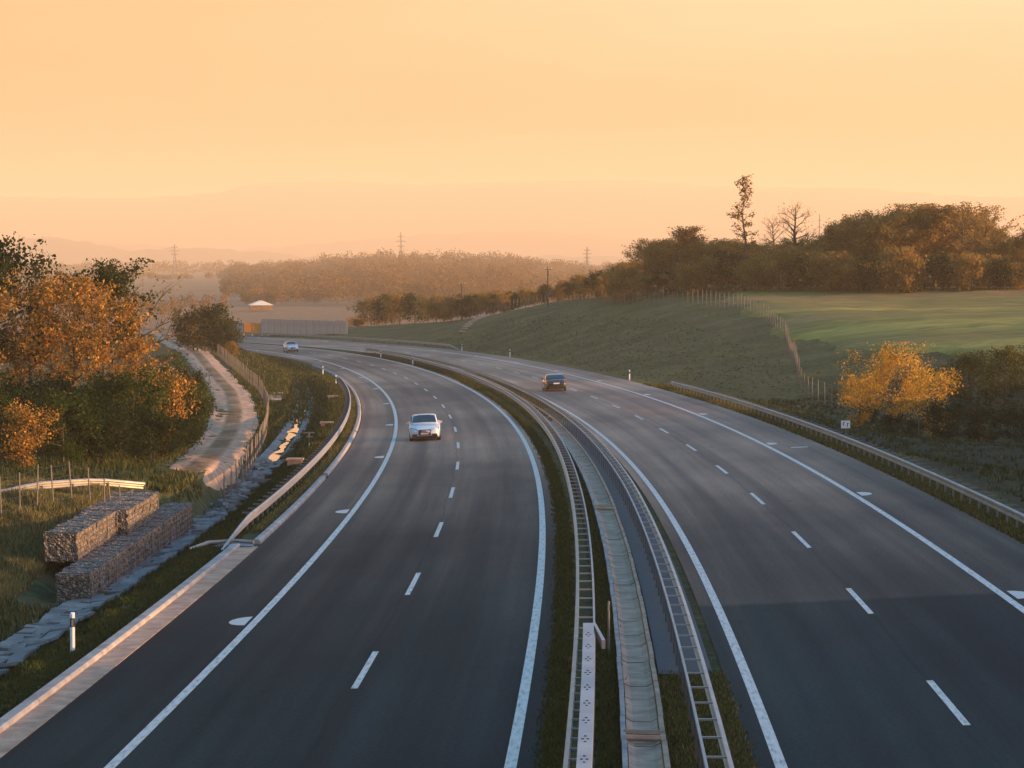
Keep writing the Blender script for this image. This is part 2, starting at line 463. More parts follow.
def make_grass_ground(name, stops, dirt=(.09, .07, .05), dirt_amt=.5, bump=.9, cover=False):
    m, t, out = mat_new(name)
    b = t.nodes.new('ShaderNodeBsdfPrincipled')
    a = noise(t, .16, 6); r = ramp_node(t, stops, a.outputs[0])
    f = noise(t, 2.2, 6); r2 = ramp_node(t, [(.3, (.55, .55, .55)), (.7, (1.4, 1.4, 1.35))], f.outputs[0])
    c = mixc(t, r.outputs[0], r2.outputs[0], 1.0, 'MULTIPLY')
    d = noise(t, .35, 5); dm = N(t, 'ShaderNodeMapRange'); dm.inputs['From Min'].default_value = .56; dm.inputs['From Max'].default_value = .70; dm.inputs['To Max'].default_value = dirt_amt
    t.links.new(d.outputs[0], dm.inputs['Value'])
    c = mixc(t, c, dirt, dm.outputs[0])
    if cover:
        # dark bramble cover and painted-in shade for the hollow below the near embankment (surface coordinates: x = offset, y = station)
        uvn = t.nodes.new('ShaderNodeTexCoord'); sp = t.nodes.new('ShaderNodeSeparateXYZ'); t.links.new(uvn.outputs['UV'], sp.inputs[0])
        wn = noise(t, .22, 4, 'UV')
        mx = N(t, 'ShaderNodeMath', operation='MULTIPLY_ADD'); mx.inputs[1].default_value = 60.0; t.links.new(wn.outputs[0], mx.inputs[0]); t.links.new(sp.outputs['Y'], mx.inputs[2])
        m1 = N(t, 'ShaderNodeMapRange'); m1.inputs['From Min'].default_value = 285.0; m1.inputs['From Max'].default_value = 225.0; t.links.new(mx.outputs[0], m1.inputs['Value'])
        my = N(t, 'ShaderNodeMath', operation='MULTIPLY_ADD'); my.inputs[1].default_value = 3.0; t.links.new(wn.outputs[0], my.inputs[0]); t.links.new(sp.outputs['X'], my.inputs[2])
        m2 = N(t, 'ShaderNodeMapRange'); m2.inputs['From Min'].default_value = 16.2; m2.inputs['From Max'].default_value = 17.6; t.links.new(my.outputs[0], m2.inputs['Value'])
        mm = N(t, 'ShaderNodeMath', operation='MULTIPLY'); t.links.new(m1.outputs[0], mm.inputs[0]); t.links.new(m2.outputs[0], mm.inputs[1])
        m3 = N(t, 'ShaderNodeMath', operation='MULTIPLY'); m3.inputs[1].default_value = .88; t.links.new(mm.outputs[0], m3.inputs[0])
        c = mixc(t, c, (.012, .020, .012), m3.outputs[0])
    t.links.new(c, b.inputs['Base Color'])
    b.inputs['Roughness'].default_value = .95; b.inputs['Specular IOR Level'].default_value = .1
    bn = noise(t, 1.6, 6); bp = t.nodes.new('ShaderNodeBump'); bp.inputs['Strength'].default_value = bump; bp.inputs['Distance'].default_value = .3
    t.links.new(bn.outputs[0], bp.inputs['Height']); t.links.new(bp.outputs[0], b.inputs['Normal'])
    t.links.new(b.outputs[0], out.inputs[0])
    return m

def leaf_mat(name, stops, trans=.35):
    m, t, out = mat_new(name)
    at = t.nodes.new('ShaderNodeAttribute'); at.attribute_name = 'tint'
    r = ramp_node(t, stops, at.outputs['Fac'])
    d = t.nodes.new('ShaderNodeBsdfDiffuse'); tr = t.nodes.new('ShaderNodeBsdfTranslucent')
    t.links.new(r.outputs[0], d.inputs[0]); t.links.new(r.outputs[0], tr.inputs[0])
    mx = t.nodes.new('ShaderNodeMixShader'); mx.inputs[0].default_value = trans
    t.links.new(d.outputs[0], mx.inputs[1]); t.links.new(tr.outputs[0], mx.inputs[2])
    t.links.new(mx.outputs[0], out.inputs[0])
    return m

M = {}
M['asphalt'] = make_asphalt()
M['paint'] = surface('road_paint', [(.30, (.22, .19, .16)), (.40, (.46, .39, .33)), (.52, (.62, .52, .45)), (.7, (.70, .59, .51))], 2.2, .6, coord='UV', stretch=(5, .8, 1), detail=8)
M['concrete'] = surface('concrete', [(.25, (.23, .125, .078)), (.5, (.40, .23, .145)), (.75, (.56, .345, .225))], 1.6, .85, bump=.4, bscale=9)
M['kerb'] = surface('kerb_concrete', [(.25, (.17, .15, .135)), (.5, (.29, .26, .235)), (.75, (.40, .365, .33))], 1.3, .85, bump=.4, bscale=12)
M['slab'] = surface('weathered_slab', [(.25, (.075, .068, .062)), (.5, (.155, .142, .13)), (.75, (.26, .24, .215))], 1.1, .9, bump=.6, bscale=8)
M['steel'] = surface('galvanised_steel', [(.3, (.22, .205, .185)), (.7, (.36, .335, .30))], 1.4, .42, .3)
M['steel_dull'] = surface('dull_galvanised_steel', [(.3, (.10, .105, .11)), (.7, (.17, .175, .18))], 2.0, .55, .3)
M['panel'] = surface('pale_painted_steel', [(.3, (.30, .265, .25)), (.7, (.42, .375, .355))], .8, .55, .15)
M['dark'] = flat('dark_rubber', (.015, .015, .016), .8)
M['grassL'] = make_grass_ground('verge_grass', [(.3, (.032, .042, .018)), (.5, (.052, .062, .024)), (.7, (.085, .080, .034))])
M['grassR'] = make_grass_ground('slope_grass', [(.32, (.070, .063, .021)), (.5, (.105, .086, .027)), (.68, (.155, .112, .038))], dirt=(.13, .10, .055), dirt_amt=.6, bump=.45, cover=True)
M['median'] = make_grass_ground('median_grass', [(.3, (.022, .034, .014)), (.5, (.036, .048, .018)), (.7, (.070, .066, .024))], dirt=(.05, .04, .03))
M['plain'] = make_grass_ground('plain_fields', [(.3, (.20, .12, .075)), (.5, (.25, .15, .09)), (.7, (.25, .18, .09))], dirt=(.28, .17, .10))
M['gravel'] = surface('gravel', [(.2, (.17, .135, .11)), (.5, (.30, .25, .21)), (.8, (.42, .37, .32))], .8, .95, bump=.8, bscale=5, detail=9)
M['hill'] = surface('hill_woods', [(.3, (.05, .055, .03)), (.7, (.10, .085, .05))], .01, .95)
M['bluestone'] = surface('grey_chippings', [(.3, (.026, .040, .048)), (.7, (.045, .062, .072))], 6, .85, bump=.5, bscale=20)
M['stone'] = None
M['wood_post'] = surface('weathered_wood', [(.3, (.12, .10, .08)), (.7, (.22, .19, .155))], 3, .9)
M['conc_post'] = surface('concrete_post', [(.3, (.34, .32, .29)), (.7, (.50, .47, .43))], 3, .9)
M['noise_panel'] = surface('noise_panel', [(.3, (.52, .36, .29)), (.7, (.70, .50, .41))], .6, .85)
M['wire'] = flat('fence_wire', (.10, .10, .10), .5, .4)
M['bark'] = surface('bark', [(.3, (.045, .035, .027)), (.7, (.11, .085, .065))], 6, .95, bump=.6, bscale=20, stretch=(1, 1, .2))
M['white'] = flat('white_plastic', (.78, .78, .78), .45)
M['black'] = flat('black_plastic', (.02, .02, .022), .5)
M['reflector'] = flat('amber_reflector', (.75, .30, .05), .25)
M['glassdark'] = flat('tinted_glass', (.012, .02, .022), .06, 0, .6)
M['whitecar'] = flat('white_car_paint', (.56, .58, .61), .25, 0, .5, coat=.8)
M['blackcar'] = flat('black_car_paint', (.018, .016, .016), .2, .2, .5, coat=1.0)
M['chrome'] = flat('bright_metal', (.75, .75, .76), .18, 1.0)
M['lamp_clear'] = flat('clear_lamp_glass', (.30, .32, .35), .1, .3)
M['lamp_red'] = flat('red_lamp_glass', (.35, .02, .015), .2)
M['tyre'] = flat('tyre_rubber', (.012, .012, .013), .85)
M['signface'] = flat('sign_face', (.80, .76, .70), .5)
M['signtext'] = flat('sign_lettering', (.16, .05, .05), .5)

def make_gabion():
    m, t, out = mat_new('gabion_stone')
    b = t.nodes.new('ShaderNodeBsdfPrincipled')
    tcn = t.nodes.new('ShaderNodeTexCoord')
    v = t.nodes.new('ShaderNodeTexVoronoi'); v.inputs['Scale'].default_value = 10.0; v.inputs['Randomness'].default_value = 1
    t.links.new(tcn.outputs['Object'], v.inputs['Vector'])
    ve = t.nodes.new('ShaderNodeTexVoronoi'); ve.feature = 'DISTANCE_TO_EDGE'; ve.inputs['Scale'].default_value = 10.0
    t.links.new(tcn.outputs['Object'], ve.inputs['Vector'])
    sp = t.nodes.new('ShaderNodeSeparateColor'); t.links.new(v.outputs['Color'], sp.inputs[0])
    c = ramp_node(t, [(0, (.09, .07, .058)), (.5, (.18, .145, .115)), (1, (.29, .24, .19))], sp.outputs[0]).outputs[0]
    g = ramp_node(t, [(0.0, (.12, .12, .12)), (.12, (1, 1, 1))], ve.outputs['Distance']).outputs[0]
    c = mixc(t, c, g, 1.0, 'MULTIPLY')
    t.links.new(c, b.inputs['Base Color']); b.inputs['Roughness'].default_value = .9
    bp = t.nodes.new('ShaderNodeBump'); bp.inputs['Strength'].default_value = 1; bp.inputs['Distance'].default_value = .1
    t.links.new(ve.outputs['Distance'], bp.inputs['Height']); t.links.new(bp.outputs[0], b.inputs['Normal'])
    t.links.new(b.outputs[0], out.inputs[0])
    return m
M['stone'] = make_gabion()

def make_field():
    """ploughed and sprouting field: bands along the drills"""
    m, t, out = mat_new('field_crop')
    b = t.nodes.new('ShaderNodeBsdfPrincipled')
    a = noise(t, 1.0, 5, 'Object', (.010, .055, .05)); r = ramp_node(t, [(.36, (.26, .145, .062)), (.46, (.26, .165, .055)), (.54, (.20, .155, .040)), (.64, (.36, .255, .058))], a.outputs[0])
    f = noise(t, 1.0, 6, 'Object', (.25, 1.3, 1)); r2 = ramp_node(t, [(.3, (.7, .7, .7)), (.7, (1.25, 1.25, 1.2))], f.outputs[0])
    t.links.new(mixc(t, r.outputs[0], r2.outputs[0], 1.0, 'MULTIPLY'), b.inputs['Base Color'])
    b.inputs['Roughness'].default_value = .95; b.inputs['Specular IOR Level'].default_value = .1
    bp = t.nodes.new('ShaderNodeBump'); bp.inputs['Strength'].default_value = .8; bp.inputs['Distance'].default_value = .3
    t.links.new(f.outputs[0], bp.inputs['Height']); t.links.new(bp.outputs[0], b.inputs['Normal'])
    t.links.new(b.outputs[0], out.inputs[0])
    return m
M['field'] = make_field()

L_ORANGE = leaf_mat('orange_leaves', [(0, (.05, .05, .018)), (.3, (.15, .085, .025)), (.65, (.40, .19, .042)), (1, (.64, .36, .08))])
L_RUST = leaf_mat('rusty_leaves', [(0, (.06, .05, .020)), (.35, (.16, .09, .03)), (.45, (.22, .115, .035)), (.75, (.36, .19, .05)), (1, (.46, .28, .07))])
L_GREEN = leaf_mat('green_leaves', [(0, (.010, .020, .011)), (.5, (.020, .034, .015)), (.9, (.040, .050, .018)), (1, (.12, .085, .022))])
L_DARK = leaf_mat('dark_green_leaves', [(0, (.020, .032, .014)), (.6, (.040, .052, .020)), (1, (.075, .075, .028))])
L_OLIVE = leaf_mat('olive_leaves', [(0, (.13, .088, .028)), (.5, (.23, .15, .042)), (1, (.33, .21, .052))], .45)
L_BROWN = leaf_mat('brown_leaves', [(0, (.13, .088, .028)), (.5, (.24, .15, .042)), (1, (.36, .215, .058))], .45)
L_YELLOW = leaf_mat('yellow_leaves', [(0, (.20, .12, .022)), (.35, (.42, .23, .035)), (.7, (.60, .34, .05)), (1, (.70, .44, .08))])
L_YGREEN = leaf_mat('yellow_green_leaves', [(0, (.014, .034, .012)), (.5, (.034, .060, .016)), (.78, (.11, .105, .022)), (1, (.40, .25, .04))])
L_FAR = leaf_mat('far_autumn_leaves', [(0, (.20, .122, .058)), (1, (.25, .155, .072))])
L_GRASS = leaf_mat('grass_blades', [(0, (.030, .045, .016)), (.5, (.060, .072, .026)), (.8, (.14, .125, .05)), (1, (.28, .22, .10))], .3)

# ------------------------------------------------------------------ ground: carriageways, median, verges, slopes
S_road = np.concatenate([np.arange(-40, 520, 2.0), np.arange(520, 901, 5.0)])
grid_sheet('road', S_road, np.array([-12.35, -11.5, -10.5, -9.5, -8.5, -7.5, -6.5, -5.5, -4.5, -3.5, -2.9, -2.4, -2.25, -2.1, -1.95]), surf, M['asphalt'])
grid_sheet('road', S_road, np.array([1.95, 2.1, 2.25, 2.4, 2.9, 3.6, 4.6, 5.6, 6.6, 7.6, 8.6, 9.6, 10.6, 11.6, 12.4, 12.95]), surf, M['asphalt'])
def med_z(s, o):
    s = np.asarray(s, float); o = np.asarray(o, float)
    bump = .05 * np.sin(s * 2.1 + o * 3) * np.sin(s * .83)
    return surf(s, o) - .02 - .05 * (1 - np.abs(o / 1.95) ** 2) + bump * (np.abs(o) < 1.7) * .5
grid_sheet('median_ground', np.arange(-40, 620, 1.0), np.array([-1.95, -1.7, -1.4, -1.1, -.8, -.55, -.3, 0, .3, .55, .8, 1.1, 1.4, 1.7, 1.95]), med_z, M['median'])
O_left = -np.array([12.35, 12.9, 13.3, 13.8, 14.3, 14.8, 15.3, 15.8, 16.3, 16.6, 17.0, 17.4, 17.8, 18.2, 18.6, 19, 19.5, 20, 20.6, 21.3, 22, 23, 24, 25.5, 27, 29, 31, 34, 37, 41, 46, 52, 60, 70, 82, 95, 110])
def left_sheet_z(s, o):
    z = left_z(s, o)
    rough = .10 * np.sin(s * .9 + o * 1.7) * np.sin(s * .37 - o * 1.1) + .05 * np.sin(s * 2.3 + o * 3.1)
    z = z + rough * smooth(-13.6, -14.6, o)
    return np.maximum(z, PLAIN_Z - .6)
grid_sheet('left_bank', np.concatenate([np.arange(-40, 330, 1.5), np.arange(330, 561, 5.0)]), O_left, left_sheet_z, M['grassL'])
O_right = np.array([12.9, 13.3, 13.8, 14.3, 14.8, 15.4, 16, 16.8, 17.6, 18.5, 19.5, 20.5, 21.5, 23, 24.5, 26, 28, 30, 32, 34, 36, 38, 41, 44, 48, 52, 57, 62, 68, 75, 83, 92, 105, 120, 140])
def right_sheet_z(s, o):
    z = right_z(s, o)
    rough = .12 * np.sin(s * .55 + o * 1.3) * np.sin(s * .29 - o * .9) + .06 * np.sin(s * 1.7 + o * 2.1)
    return np.maximum(z + rough * smooth(13.5, 15.5, o), PLAIN_Z - .6)
S_right = np.concatenate([np.arange(-40, 420, 2.0), np.arange(420, 640, 4.0)])
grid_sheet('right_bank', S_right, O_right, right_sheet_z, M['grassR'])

# field beyond the fence, a sheet just above the bank
def build_field():
    ys = np.concatenate([np.arange(232, 372, 4.0)])
    V, F, row = [], [], []
    for y in ys:
        x0 = 28 + max(0, (300 - y)) * .12 + 1.5 * math.sin(y * .21)
        x1 = 120.0
        if y < 262: x0 += (262 - y) * .25
        for k in range(40):
            x = x0 + (x1 - x0) * (k / 39.0) ** 1.4
            s, o = station(x, y)
            V.append((x, y, float(right_sheet_z(np.array([s]), np.array([o]))[0]) + (-.25 if (k == 0 or y < 233) else .05 if k == 1 else .30)))
    n = 40
    for i in range(len(ys) - 1):
        for k in range(n - 1):
            F.append((i * n + k, i * n + k + 1, (i + 1) * n + k + 1, (i + 1) * n + k))
    me = bpy.data.meshes.new('field'); me.from_pydata(V, [], F); me.materials.append(M['field'])
    me.polygons.foreach_set('use_smooth', [True] * len(F)); me.update()
    o = bpy.data.objects.new('field', me); COL.objects.link(o); o['kind'] = 'structure'
build_field()

# the far plain, to the horizon
def build_plain():
    mb = MB()
    xs = np.concatenate([np.linspace(-7500, -400, 18), np.linspace(-300, 300, 13), np.linspace(400, 7500, 18)])
    ys = np.concatenate([np.linspace(-700, 300, 6), np.linspace(400, 1600, 25), np.linspace(1900, 16000, 26)])
    n = len(xs)
    for y in ys:
        for x in xs: mb.v.append((float(x), float(y), PLAIN_Z + (.6 * math.sin(x * .013 + y * .006) if y > 700 else 0) - (1.2 if y < 350 else 0)))
    for i in range(len(ys) - 1):
        for k in range(n - 1):
            mb.f.append((i * n + k, i * n + k + 1, (i + 1) * n + k + 1, (i + 1) * n + k)); mb.mi.append(0)
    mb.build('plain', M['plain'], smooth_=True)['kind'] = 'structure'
build_plain()

def ridge(dist, depth, x0, x1, hf, seed, bumps):
    mb = MB(); r = random.Random(seed); n = 260
    ph = [r.uniform(0, 6.28) for _ in range(10)]
    xs = np.linspace(x0, x1, n)
    prof = np.array([hf(x) for x in xs])
    for k in range(6): prof = prof + bumps * np.sin(xs / (26.0 / (k + 1) ** .9) + ph[k]) / (k + 1) ** .4
    for j, (fy, fz) in enumerate(((-1, 0), (-.6, .35), (-.25, .8), (0, 1), (.4, .7), (1, 0))):
        for i in range(n): mb.v.append((float(xs[i]), dist + depth * fy + 12 * math.sin(i * .2 + j), PLAIN_Z - 2 + (float(prof[i]) - PLAIN_Z + 2) * fz))
    for j in range(5):
        for i in range(n - 1):
            mb.f.append((j * n + i, j * n + i + 1, (j + 1) * n + i + 1, (j + 1) * n + i)); mb.mi.append(0)
    o = mb.build('hills', M['hill'], smooth_=True); o['kind'] = 'structure'
def interp_profile(pts, dist):
    us = [p[0] for p in pts]; zs = [CAM_H - (p[1] - 262) / 2714.0 * dist for p in pts]
    xs = [(u - 512) / 2714.0 * dist for u in us]
    return lambda x: float(np.interp(x, xs, zs))
ridge(13000, 900, -6200, 6200, interp_profile([(-900, 215), (-100, 202), (0, 197), (130, 199), (215, 194), (250, 184), (330, 181), (420, 185), (560, 181), (640, 181), (720, 187), (860, 188), (950, 196), (1100, 200), (1900, 215)], 13000), 3, 3.0)
ridge(10500, 700, -5000, 5000, interp_profile([(-900, 236), (0, 238), (120, 243), (240, 250), (330, 243), (430, 234), (520, 231), (600, 235), (700, 246), (900, 236), (1900, 230)], 10500), 4, 2.4)
ridge(8000, 500, -3900, 3900, interp_profile([(-700, 246), (0, 240), (60, 237), (130, 251), (190, 247), (260, 252), (330, 258), (560, 256), (760, 258), (1700, 250)], 8000), 5, 2.0)

# ------------------------------------------------------------------ painted markings (4 mm sheets)
def stripe(s0, s1, o0, o1, step=2.0):
    S = np.linspace(s0, s1, max(2, int(abs(s1 - s0) / step) + 1))
    return S, np.linspace(o0, o1, 2)
def marking_mesh(name, pieces):
    V, F, U = [], [], []
    for S, O in pieces:
        b = len(V)
        for s in S:
            for o in O:
                x, y = xy(s, o); V.append((float(x), float(y), float(surf(s, o)) + .006)); U.append((o, s))
        for i in range(len(S) - 1): F.append((b + 2 * i, b + 2 * i + 1, b + 2 * i + 3, b + 2 * i + 2))
    me = bpy.data.meshes.new(name); me.from_pydata(V, [], F); me.materials.append(M['paint'])
    uv = me.uv_layers.new(name='UVMap')
    for l in me.loops: uv.data[l.index].uv = U[l.vertex_index]
    me.update()
    o = bpy.data.objects.new(name, me); COL.objects.link(o); o['kind'] = 'structure'
ML, MR, LWR = 2.4558, 2.4548, 3.853
edge_lines = [stripe(-30, 880, c - .11, c + .11) for c in (-ML - 7.5, -ML, MR, MR + 2 * LWR)]
marking_mesh('road_marking', edge_lines)
dashes = []
def arc_to_s(o):
    S = np.arange(-60, 900, .5); x, y = xy(S, o * np.ones_like(S)); L = np.concatenate([[0], np.cumsum(np.hypot(np.diff(x), np.diff(y)))])
    L -= np.interp(0, S, L); return S, L
for o, c0 in ((MR + LWR, 55.949), (-ML - 3.75, 61.633)):
    S_, L_ = arc_to_s(o)
    for k in range(-5, 42):
        a, b = np.interp([c0 + 18 * k - 3, c0 + 18 * k + 3], L_, S_)
        dashes.append(stripe(a, b, o - .075, o + .075))
marking_mesh('road_marking', dashes)
# half-round distance marks outside the edge lines, every 36 m
mb = MB()
for sgn, off0, s0 in ((-1, -10.38, 72), (1, 10.62, 37.5)):
    for k in range(-1, 14):
        s = s0 + 36 * k; pts = []
        for a in np.linspace(-math.pi / 2, math.pi / 2, 9):
            ss = s + .95 * math.sin(a); oo = off0 - sgn * .22 + sgn * .52 * math.cos(a)
            x, y = xy(ss, oo); pts.append((float(x), float(y), float(surf(ss, oo)) + .006))
        mb.quad(*(pts if sgn < 0 else pts[::-1]))
x_ = []
for ss, oo in ((141.0, 11.15), (141.5, 11.15), (141.5, 12.05), (141.0, 12.05)):
    x, y = xy(ss, oo); x_.append((float(x), float(y), float(surf(ss, oo)) + .006))
mb.quad(*x_)
o = mb.build('road_marking', M['paint']); o['kind'] = 'structure'
fix_normals(o)

# ------------------------------------------------------------------ swept things along the road
def sweep_rings(prof, s0, s1, off, step=1.0, zf=surf, drop=None):
    n = max(2, int(abs(s1 - s0) / step) + 1); rings = []
    for s in np.linspace(s0, s1, n):
        o0 = off(s) if callable(off) else off
        k = drop(s) if drop else 1.0
        r = []
        for do, dz in prof:
            x, y = xy(s, o0 + do); r.append((float(x), float(y), float(zf(s, o0)) + (dz * k if drop else dz)))
        rings.append(r)
    return rings

def w_beam(side, th=.006):
    p = [(0, .44), (.08, .475), (.08, .53), (0.01, .575), (0.01, .615), (.08, .66), (.08, .715), (0, .75)]
    front = [(side * a, z) for a, z in p]; back = [(side * (a - th), z) for a, z in reversed(p)]
    return front + back

# gutter with raised kerb beside the slow lane, lower left
def gutter():
    r = empty('concrete_gutter', tuple(float(v) for v in (*xy(60, -12.8), surf(60, -12.8))), 0, 'pale concrete gutter with raised kerb along the left road edge nearest the camera', 'gutter')
    loc = Vector(r.location)
    def put(mb, name, mat):
        ob = mb.build(name, mat, r)
        for v in ob.data.vertices: v.co -= loc
        return fix_normals(ob)
    mb = MB()
    for k in range(22):      # laid in three metre lengths
        a = 28 + 3 * k
        mb.loft(sweep_rings([(-.0, -.1), (-.0, .012), (-.62, .004), (-.62, -.1)], a + .012, a + 2.988, -12.34, 1.0))
    put(mb, 'channel', M['concrete'])
    mb = MB()
    for k in range(22):
        a = 28 + 3 * k
        mb.loft(sweep_rings([(0, -.1), (0.0, .10), (-.05, .14), (-.30, .13), (-.33, .09), (-.33, -.1)], a + .012, a + 2.988, -12.965, 1.0))
    put(mb, 'kerb', M['kerb'])
    return r
gutter()

def berm(s0, s1, label):
    mb = MB()
    n = int((s1 - s0) / 8)
    mb.loft(sweep_rings([(.14, -.08), (.12, .07), (.05, .12), (-.10, .12), (-.16, .07), (-.2, -.08)], s0, s1, -12.55, 1.5))
    o = mb.build('kerb_berm', M['kerb']); fix_normals(o); tag(o, label, 'kerb', 'kerb berms below the left guardrail')
berm(95.5, 129, 'nearest length of rounded kerb berm running below the left guardrail')
berm(131, 171, 'middle length of rounded kerb berm below the left guardrail')
berm(172.5, 232, 'far length of kerb berm at the apex of the left bend')
berm(232.6, 345, 'low grey kerb berm beyond the end of the left guardrail')

# inlet at the end of the gutter
def inlet():
    r = empty('drain_inlet', tuple(float(v) for v in (*xy(94.3, -13.3), surf(94.3, -13.3))), -heading(94), 'flat curved concrete drain inlet where the gutter ends by the guardrail', 'drain')
    mb = MB(); pts = []
    for a in np.linspace(0, math.pi, 12): pts.append((-.45 + 1.25 * math.cos(a) * .9, .55 * math.sin(a)))
    top = [(x, y, .10 - .22 * max(0, -x - .2)) for x, y in pts]; bot = [(x, y, -.35) for x, y in pts]
    mb.loft([bot, top]); fix_normals(mb.build('apron', M['slab'], r))
    mb = MB(); mb.box((.35, -.35, .07), (.85, .5, .06)); mb.build('grate', M['steel_dull'], r)
    mb = MB(); mb.tube([(-1.5, .35, -.12), (-.9, .75, .08), (0, .85, .13), (.7, .6, .11)], .07, 6); mb.build('rim', M['kerb'], r)
inlet()

# ------------------------------------------------------------------ guardrails
def local_build(mb, name, mat, root, sm=False):
    ob = mb.build(name, mat, root, sm)
    off = Vector(root.location)
    co = np.empty(len(ob.data.vertices) * 3, np.float32); ob.data.vertices.foreach_get('co', co)
    co = co.reshape(-1, 3) - np.array(off, np.float32); ob.data.vertices.foreach_set('co', co.ravel())
    return fix_normals(ob)

def post_series(root, name, mesh_fn, stations, offf, mat, zf=surf, limit=100, rz=None):
    """one child per post; past the limit the rest are one stuff part"""
    mb = MB(); mesh_fn(mb, Matrix.Identity(4)); base = None
    loc0 = Vector(root.location)
    for i, s in enumerate(stations):
        if i >= limit: break
        o0 = offf(s) if callable(offf) else offf
        x, y = xy(s, o0)
        if base is None: base = fix_normals(mb.build(name, mat, root)); ob = base
        else: ob = base.copy(); COL.objects.link(ob); ob.parent = root
        ob.location = Vector((float(x), float(y), float(zf(s, o0)))) - loc0
        ob.rotation_euler = (0, 0, -heading(s))
    rest = stations[limit:]
    if len(rest):
        mbr = MB()
        for s in rest:
            o0 = offf(s) if callable(offf) else offf
            x, y = xy(s, o0)
            T = Matrix.Translation(Vector((float(x), float(y), float(zf(s, o0)))) - loc0) @ Matrix.Rotation(-heading(s), 4, 'Z')
            n0 = len(mbr.v)
            m2 = MB(); mesh_fn(m2, None)
            mbr.v += [tuple(T @ Vector(p)) for p in m2.v]; mbr.f += [tuple(n0 + i for i in f) for f in m2.f]; mbr.mi += m2.mi
        ob = fix_normals(mbr.build(name, mat, root)); ob['kind'] = 'stuff'

def median_barrier(name, label, ctr, s0, s1, side, dense_to=None):
    """W-beam towards its own traffic, slim strap rail and posts behind, rungs between"""
    x, y = xy(60, ctr(60))
    r = empty(name, (float(x), float(y), float(surf(60, ctr(60)))), 0, label, 'guardrail', 'guardrails along the median')
    mb = MB(); mb.loft(sweep_rings(w_beam(side), s0, s1, lambda s: ctr(s) + side * .16, 1.5))
    local_build(mb, 'beam', M['steel'], r)
    mb = MB(); mb.loft(sweep_rings([(-.025, .66), (-.025, .735), (.025, .735), (.025, .66)], s0, s1, lambda s: ctr(s) - side * .22, 1.5))
    local_build(mb, 'strap_rail', M['steel'], r)
    st = []; s = max(s0, 40.0)
    while s < s1:
        st.append(s); s += 1.05 if dense_to and s < dense_to else 2.0
    def spacer(mb, T): mb.box((-side * .02, 0, .715), (.38, .05, .035))
    def post(mb, T): mb.box((-side * .22, 0, .28), (.055, .05, .76)); mb.box((-side * .22, 0, .28), (.02, .09, .75))
    post_series(r, 'spacer', spacer, st, ctr, M['steel'])
    post_series(r, 'post', post, [q for i, q in enumerate(st) if not (dense_to and q < dense_to and i % 2)], ctr, M['steel_dull'])
    return r
def ctrL(s): return float(np.interp(s, [40, 110, 220, 430], [-1.22, -1.12, -.78, -.78]))
def ctrR(s): return float(np.interp(s, [40, 110, 160, 220, 430], [1.16, 1.12, .95, .72, .72]))
median_barrier('median_guardrail', 'double guardrail on the left of the median, its near end cased in pale panel', ctrL, 20, 372, -1, 56)
median_barrier('median_guardrail', 'double guardrail on the right side of the median, open ladder top to its near end', ctrR, 20, 400, 1)

# pale box casing on the inner face of the left median barrier near the camera
def casing():
    x, y = xy(50, -1.12)
    r = empty('barrier_casing', (float(x), float(y), float(surf(50, -1.12))), 0, 'pale flat steel casing with bolt rows lying on the near end of the median guardrail', 'barrier casing')
    mb = MB(); mb.loft(sweep_rings([(-.125, .60), (-.125, .86), (.125, .86), (.125, .60)], 20, 62.6, -1.10, 1.2)); local_build(mb, 'plate', M['panel'], r)
    mb = MB()
    for a, b in ((-.08, .2), (.1, .34)):
        p = []
        for ss, oo, zz in ((62.6, -1.0 , .86), (62.6, -.94, .86), (60.6, -.72, .72), (60.6, -.80, .72)):
            xx, yy = xy(ss, oo); p.append((float(xx), float(yy), float(surf(ss, oo)) + zz - a * .2))
        q = [(u, v, w - .2) for u, v, w in p]
        mb.loft([q, p])
        break
    local_build(mb, 'end_plate', M['panel'], r)
    def bolt(mb, T):
        for dy in (-.28, 0, .28):
            for dx in ((-.045, .045) if dy == 0 else (0,)): mb.box((dx, dy, .866), (.045, .045, .012))
    post_series(r, 'bolt', bolt, list(np.arange(40.5, 62, 2.0)), -1.10, M['dark'])
casing()
# slim marker post beside the casing end
x, y = xy(64.3, -.62); g = float(med_z(64.3, -.62))
r = empty('marker_post', (float(x), float(y), g), 0, 'slim blue grey marker post on the median beside the end of the pale casing', 'marker post')
mb = MB(); mb.tube([(0, 0, -.1), (0, 0, 1.25)], .028, 8); mb.build('post', M['steel_dull'], r)
mb = MB(); mb.box((0, -.03, 1.10), (.05, .012, .14)); mb.build('reflector', M['steel'], r)

def edge_rail(label, side, off, s0, s1, drop, posts_from, armlen=.28, group='single guardrails along the road edges'):
    """side: where the traffic is (+1 = to the right of the rail)"""
    x, y = xy((s0 + s1) / 2, off if not callable(off) else off((s0 + s1) / 2))
    zf = (lambda s, o: surf(s, max(o, -13.2)) - .05) if side > 0 else (lambda s, o: surf(s, min(o, 13.0)) - .03)
    r = empty('guardrail', (float(x), float(y), float(zf((s0 + s1) / 2, 0 if False else (off if not callable(off) else off(s0))))), 0, label, 'guardrail', group)
    mb = MB(); mb.loft(sweep_rings(w_beam(side), s0, s1, off, 1.2, zf=lambda s, o: zf(s, o), drop=drop)); local_build(mb, 'beam', M['steel'], r)
    def post(mb, T):
        mb.box((-side * .20, 0, .22), (.07, .10, 1.0))
        mb.box((-side * (armlen / 2 + .05), 0, .70), (armlen + .1, .06, .05)); mb.box((-side * .09, 0, .585), (.17, .08, .24))
    st = [s for s in np.arange(posts_from[0], posts_from[1], 2.0)]
    post_series(r, 'post', post, st, off, M['steel_dull'], zf=zf)
    return r
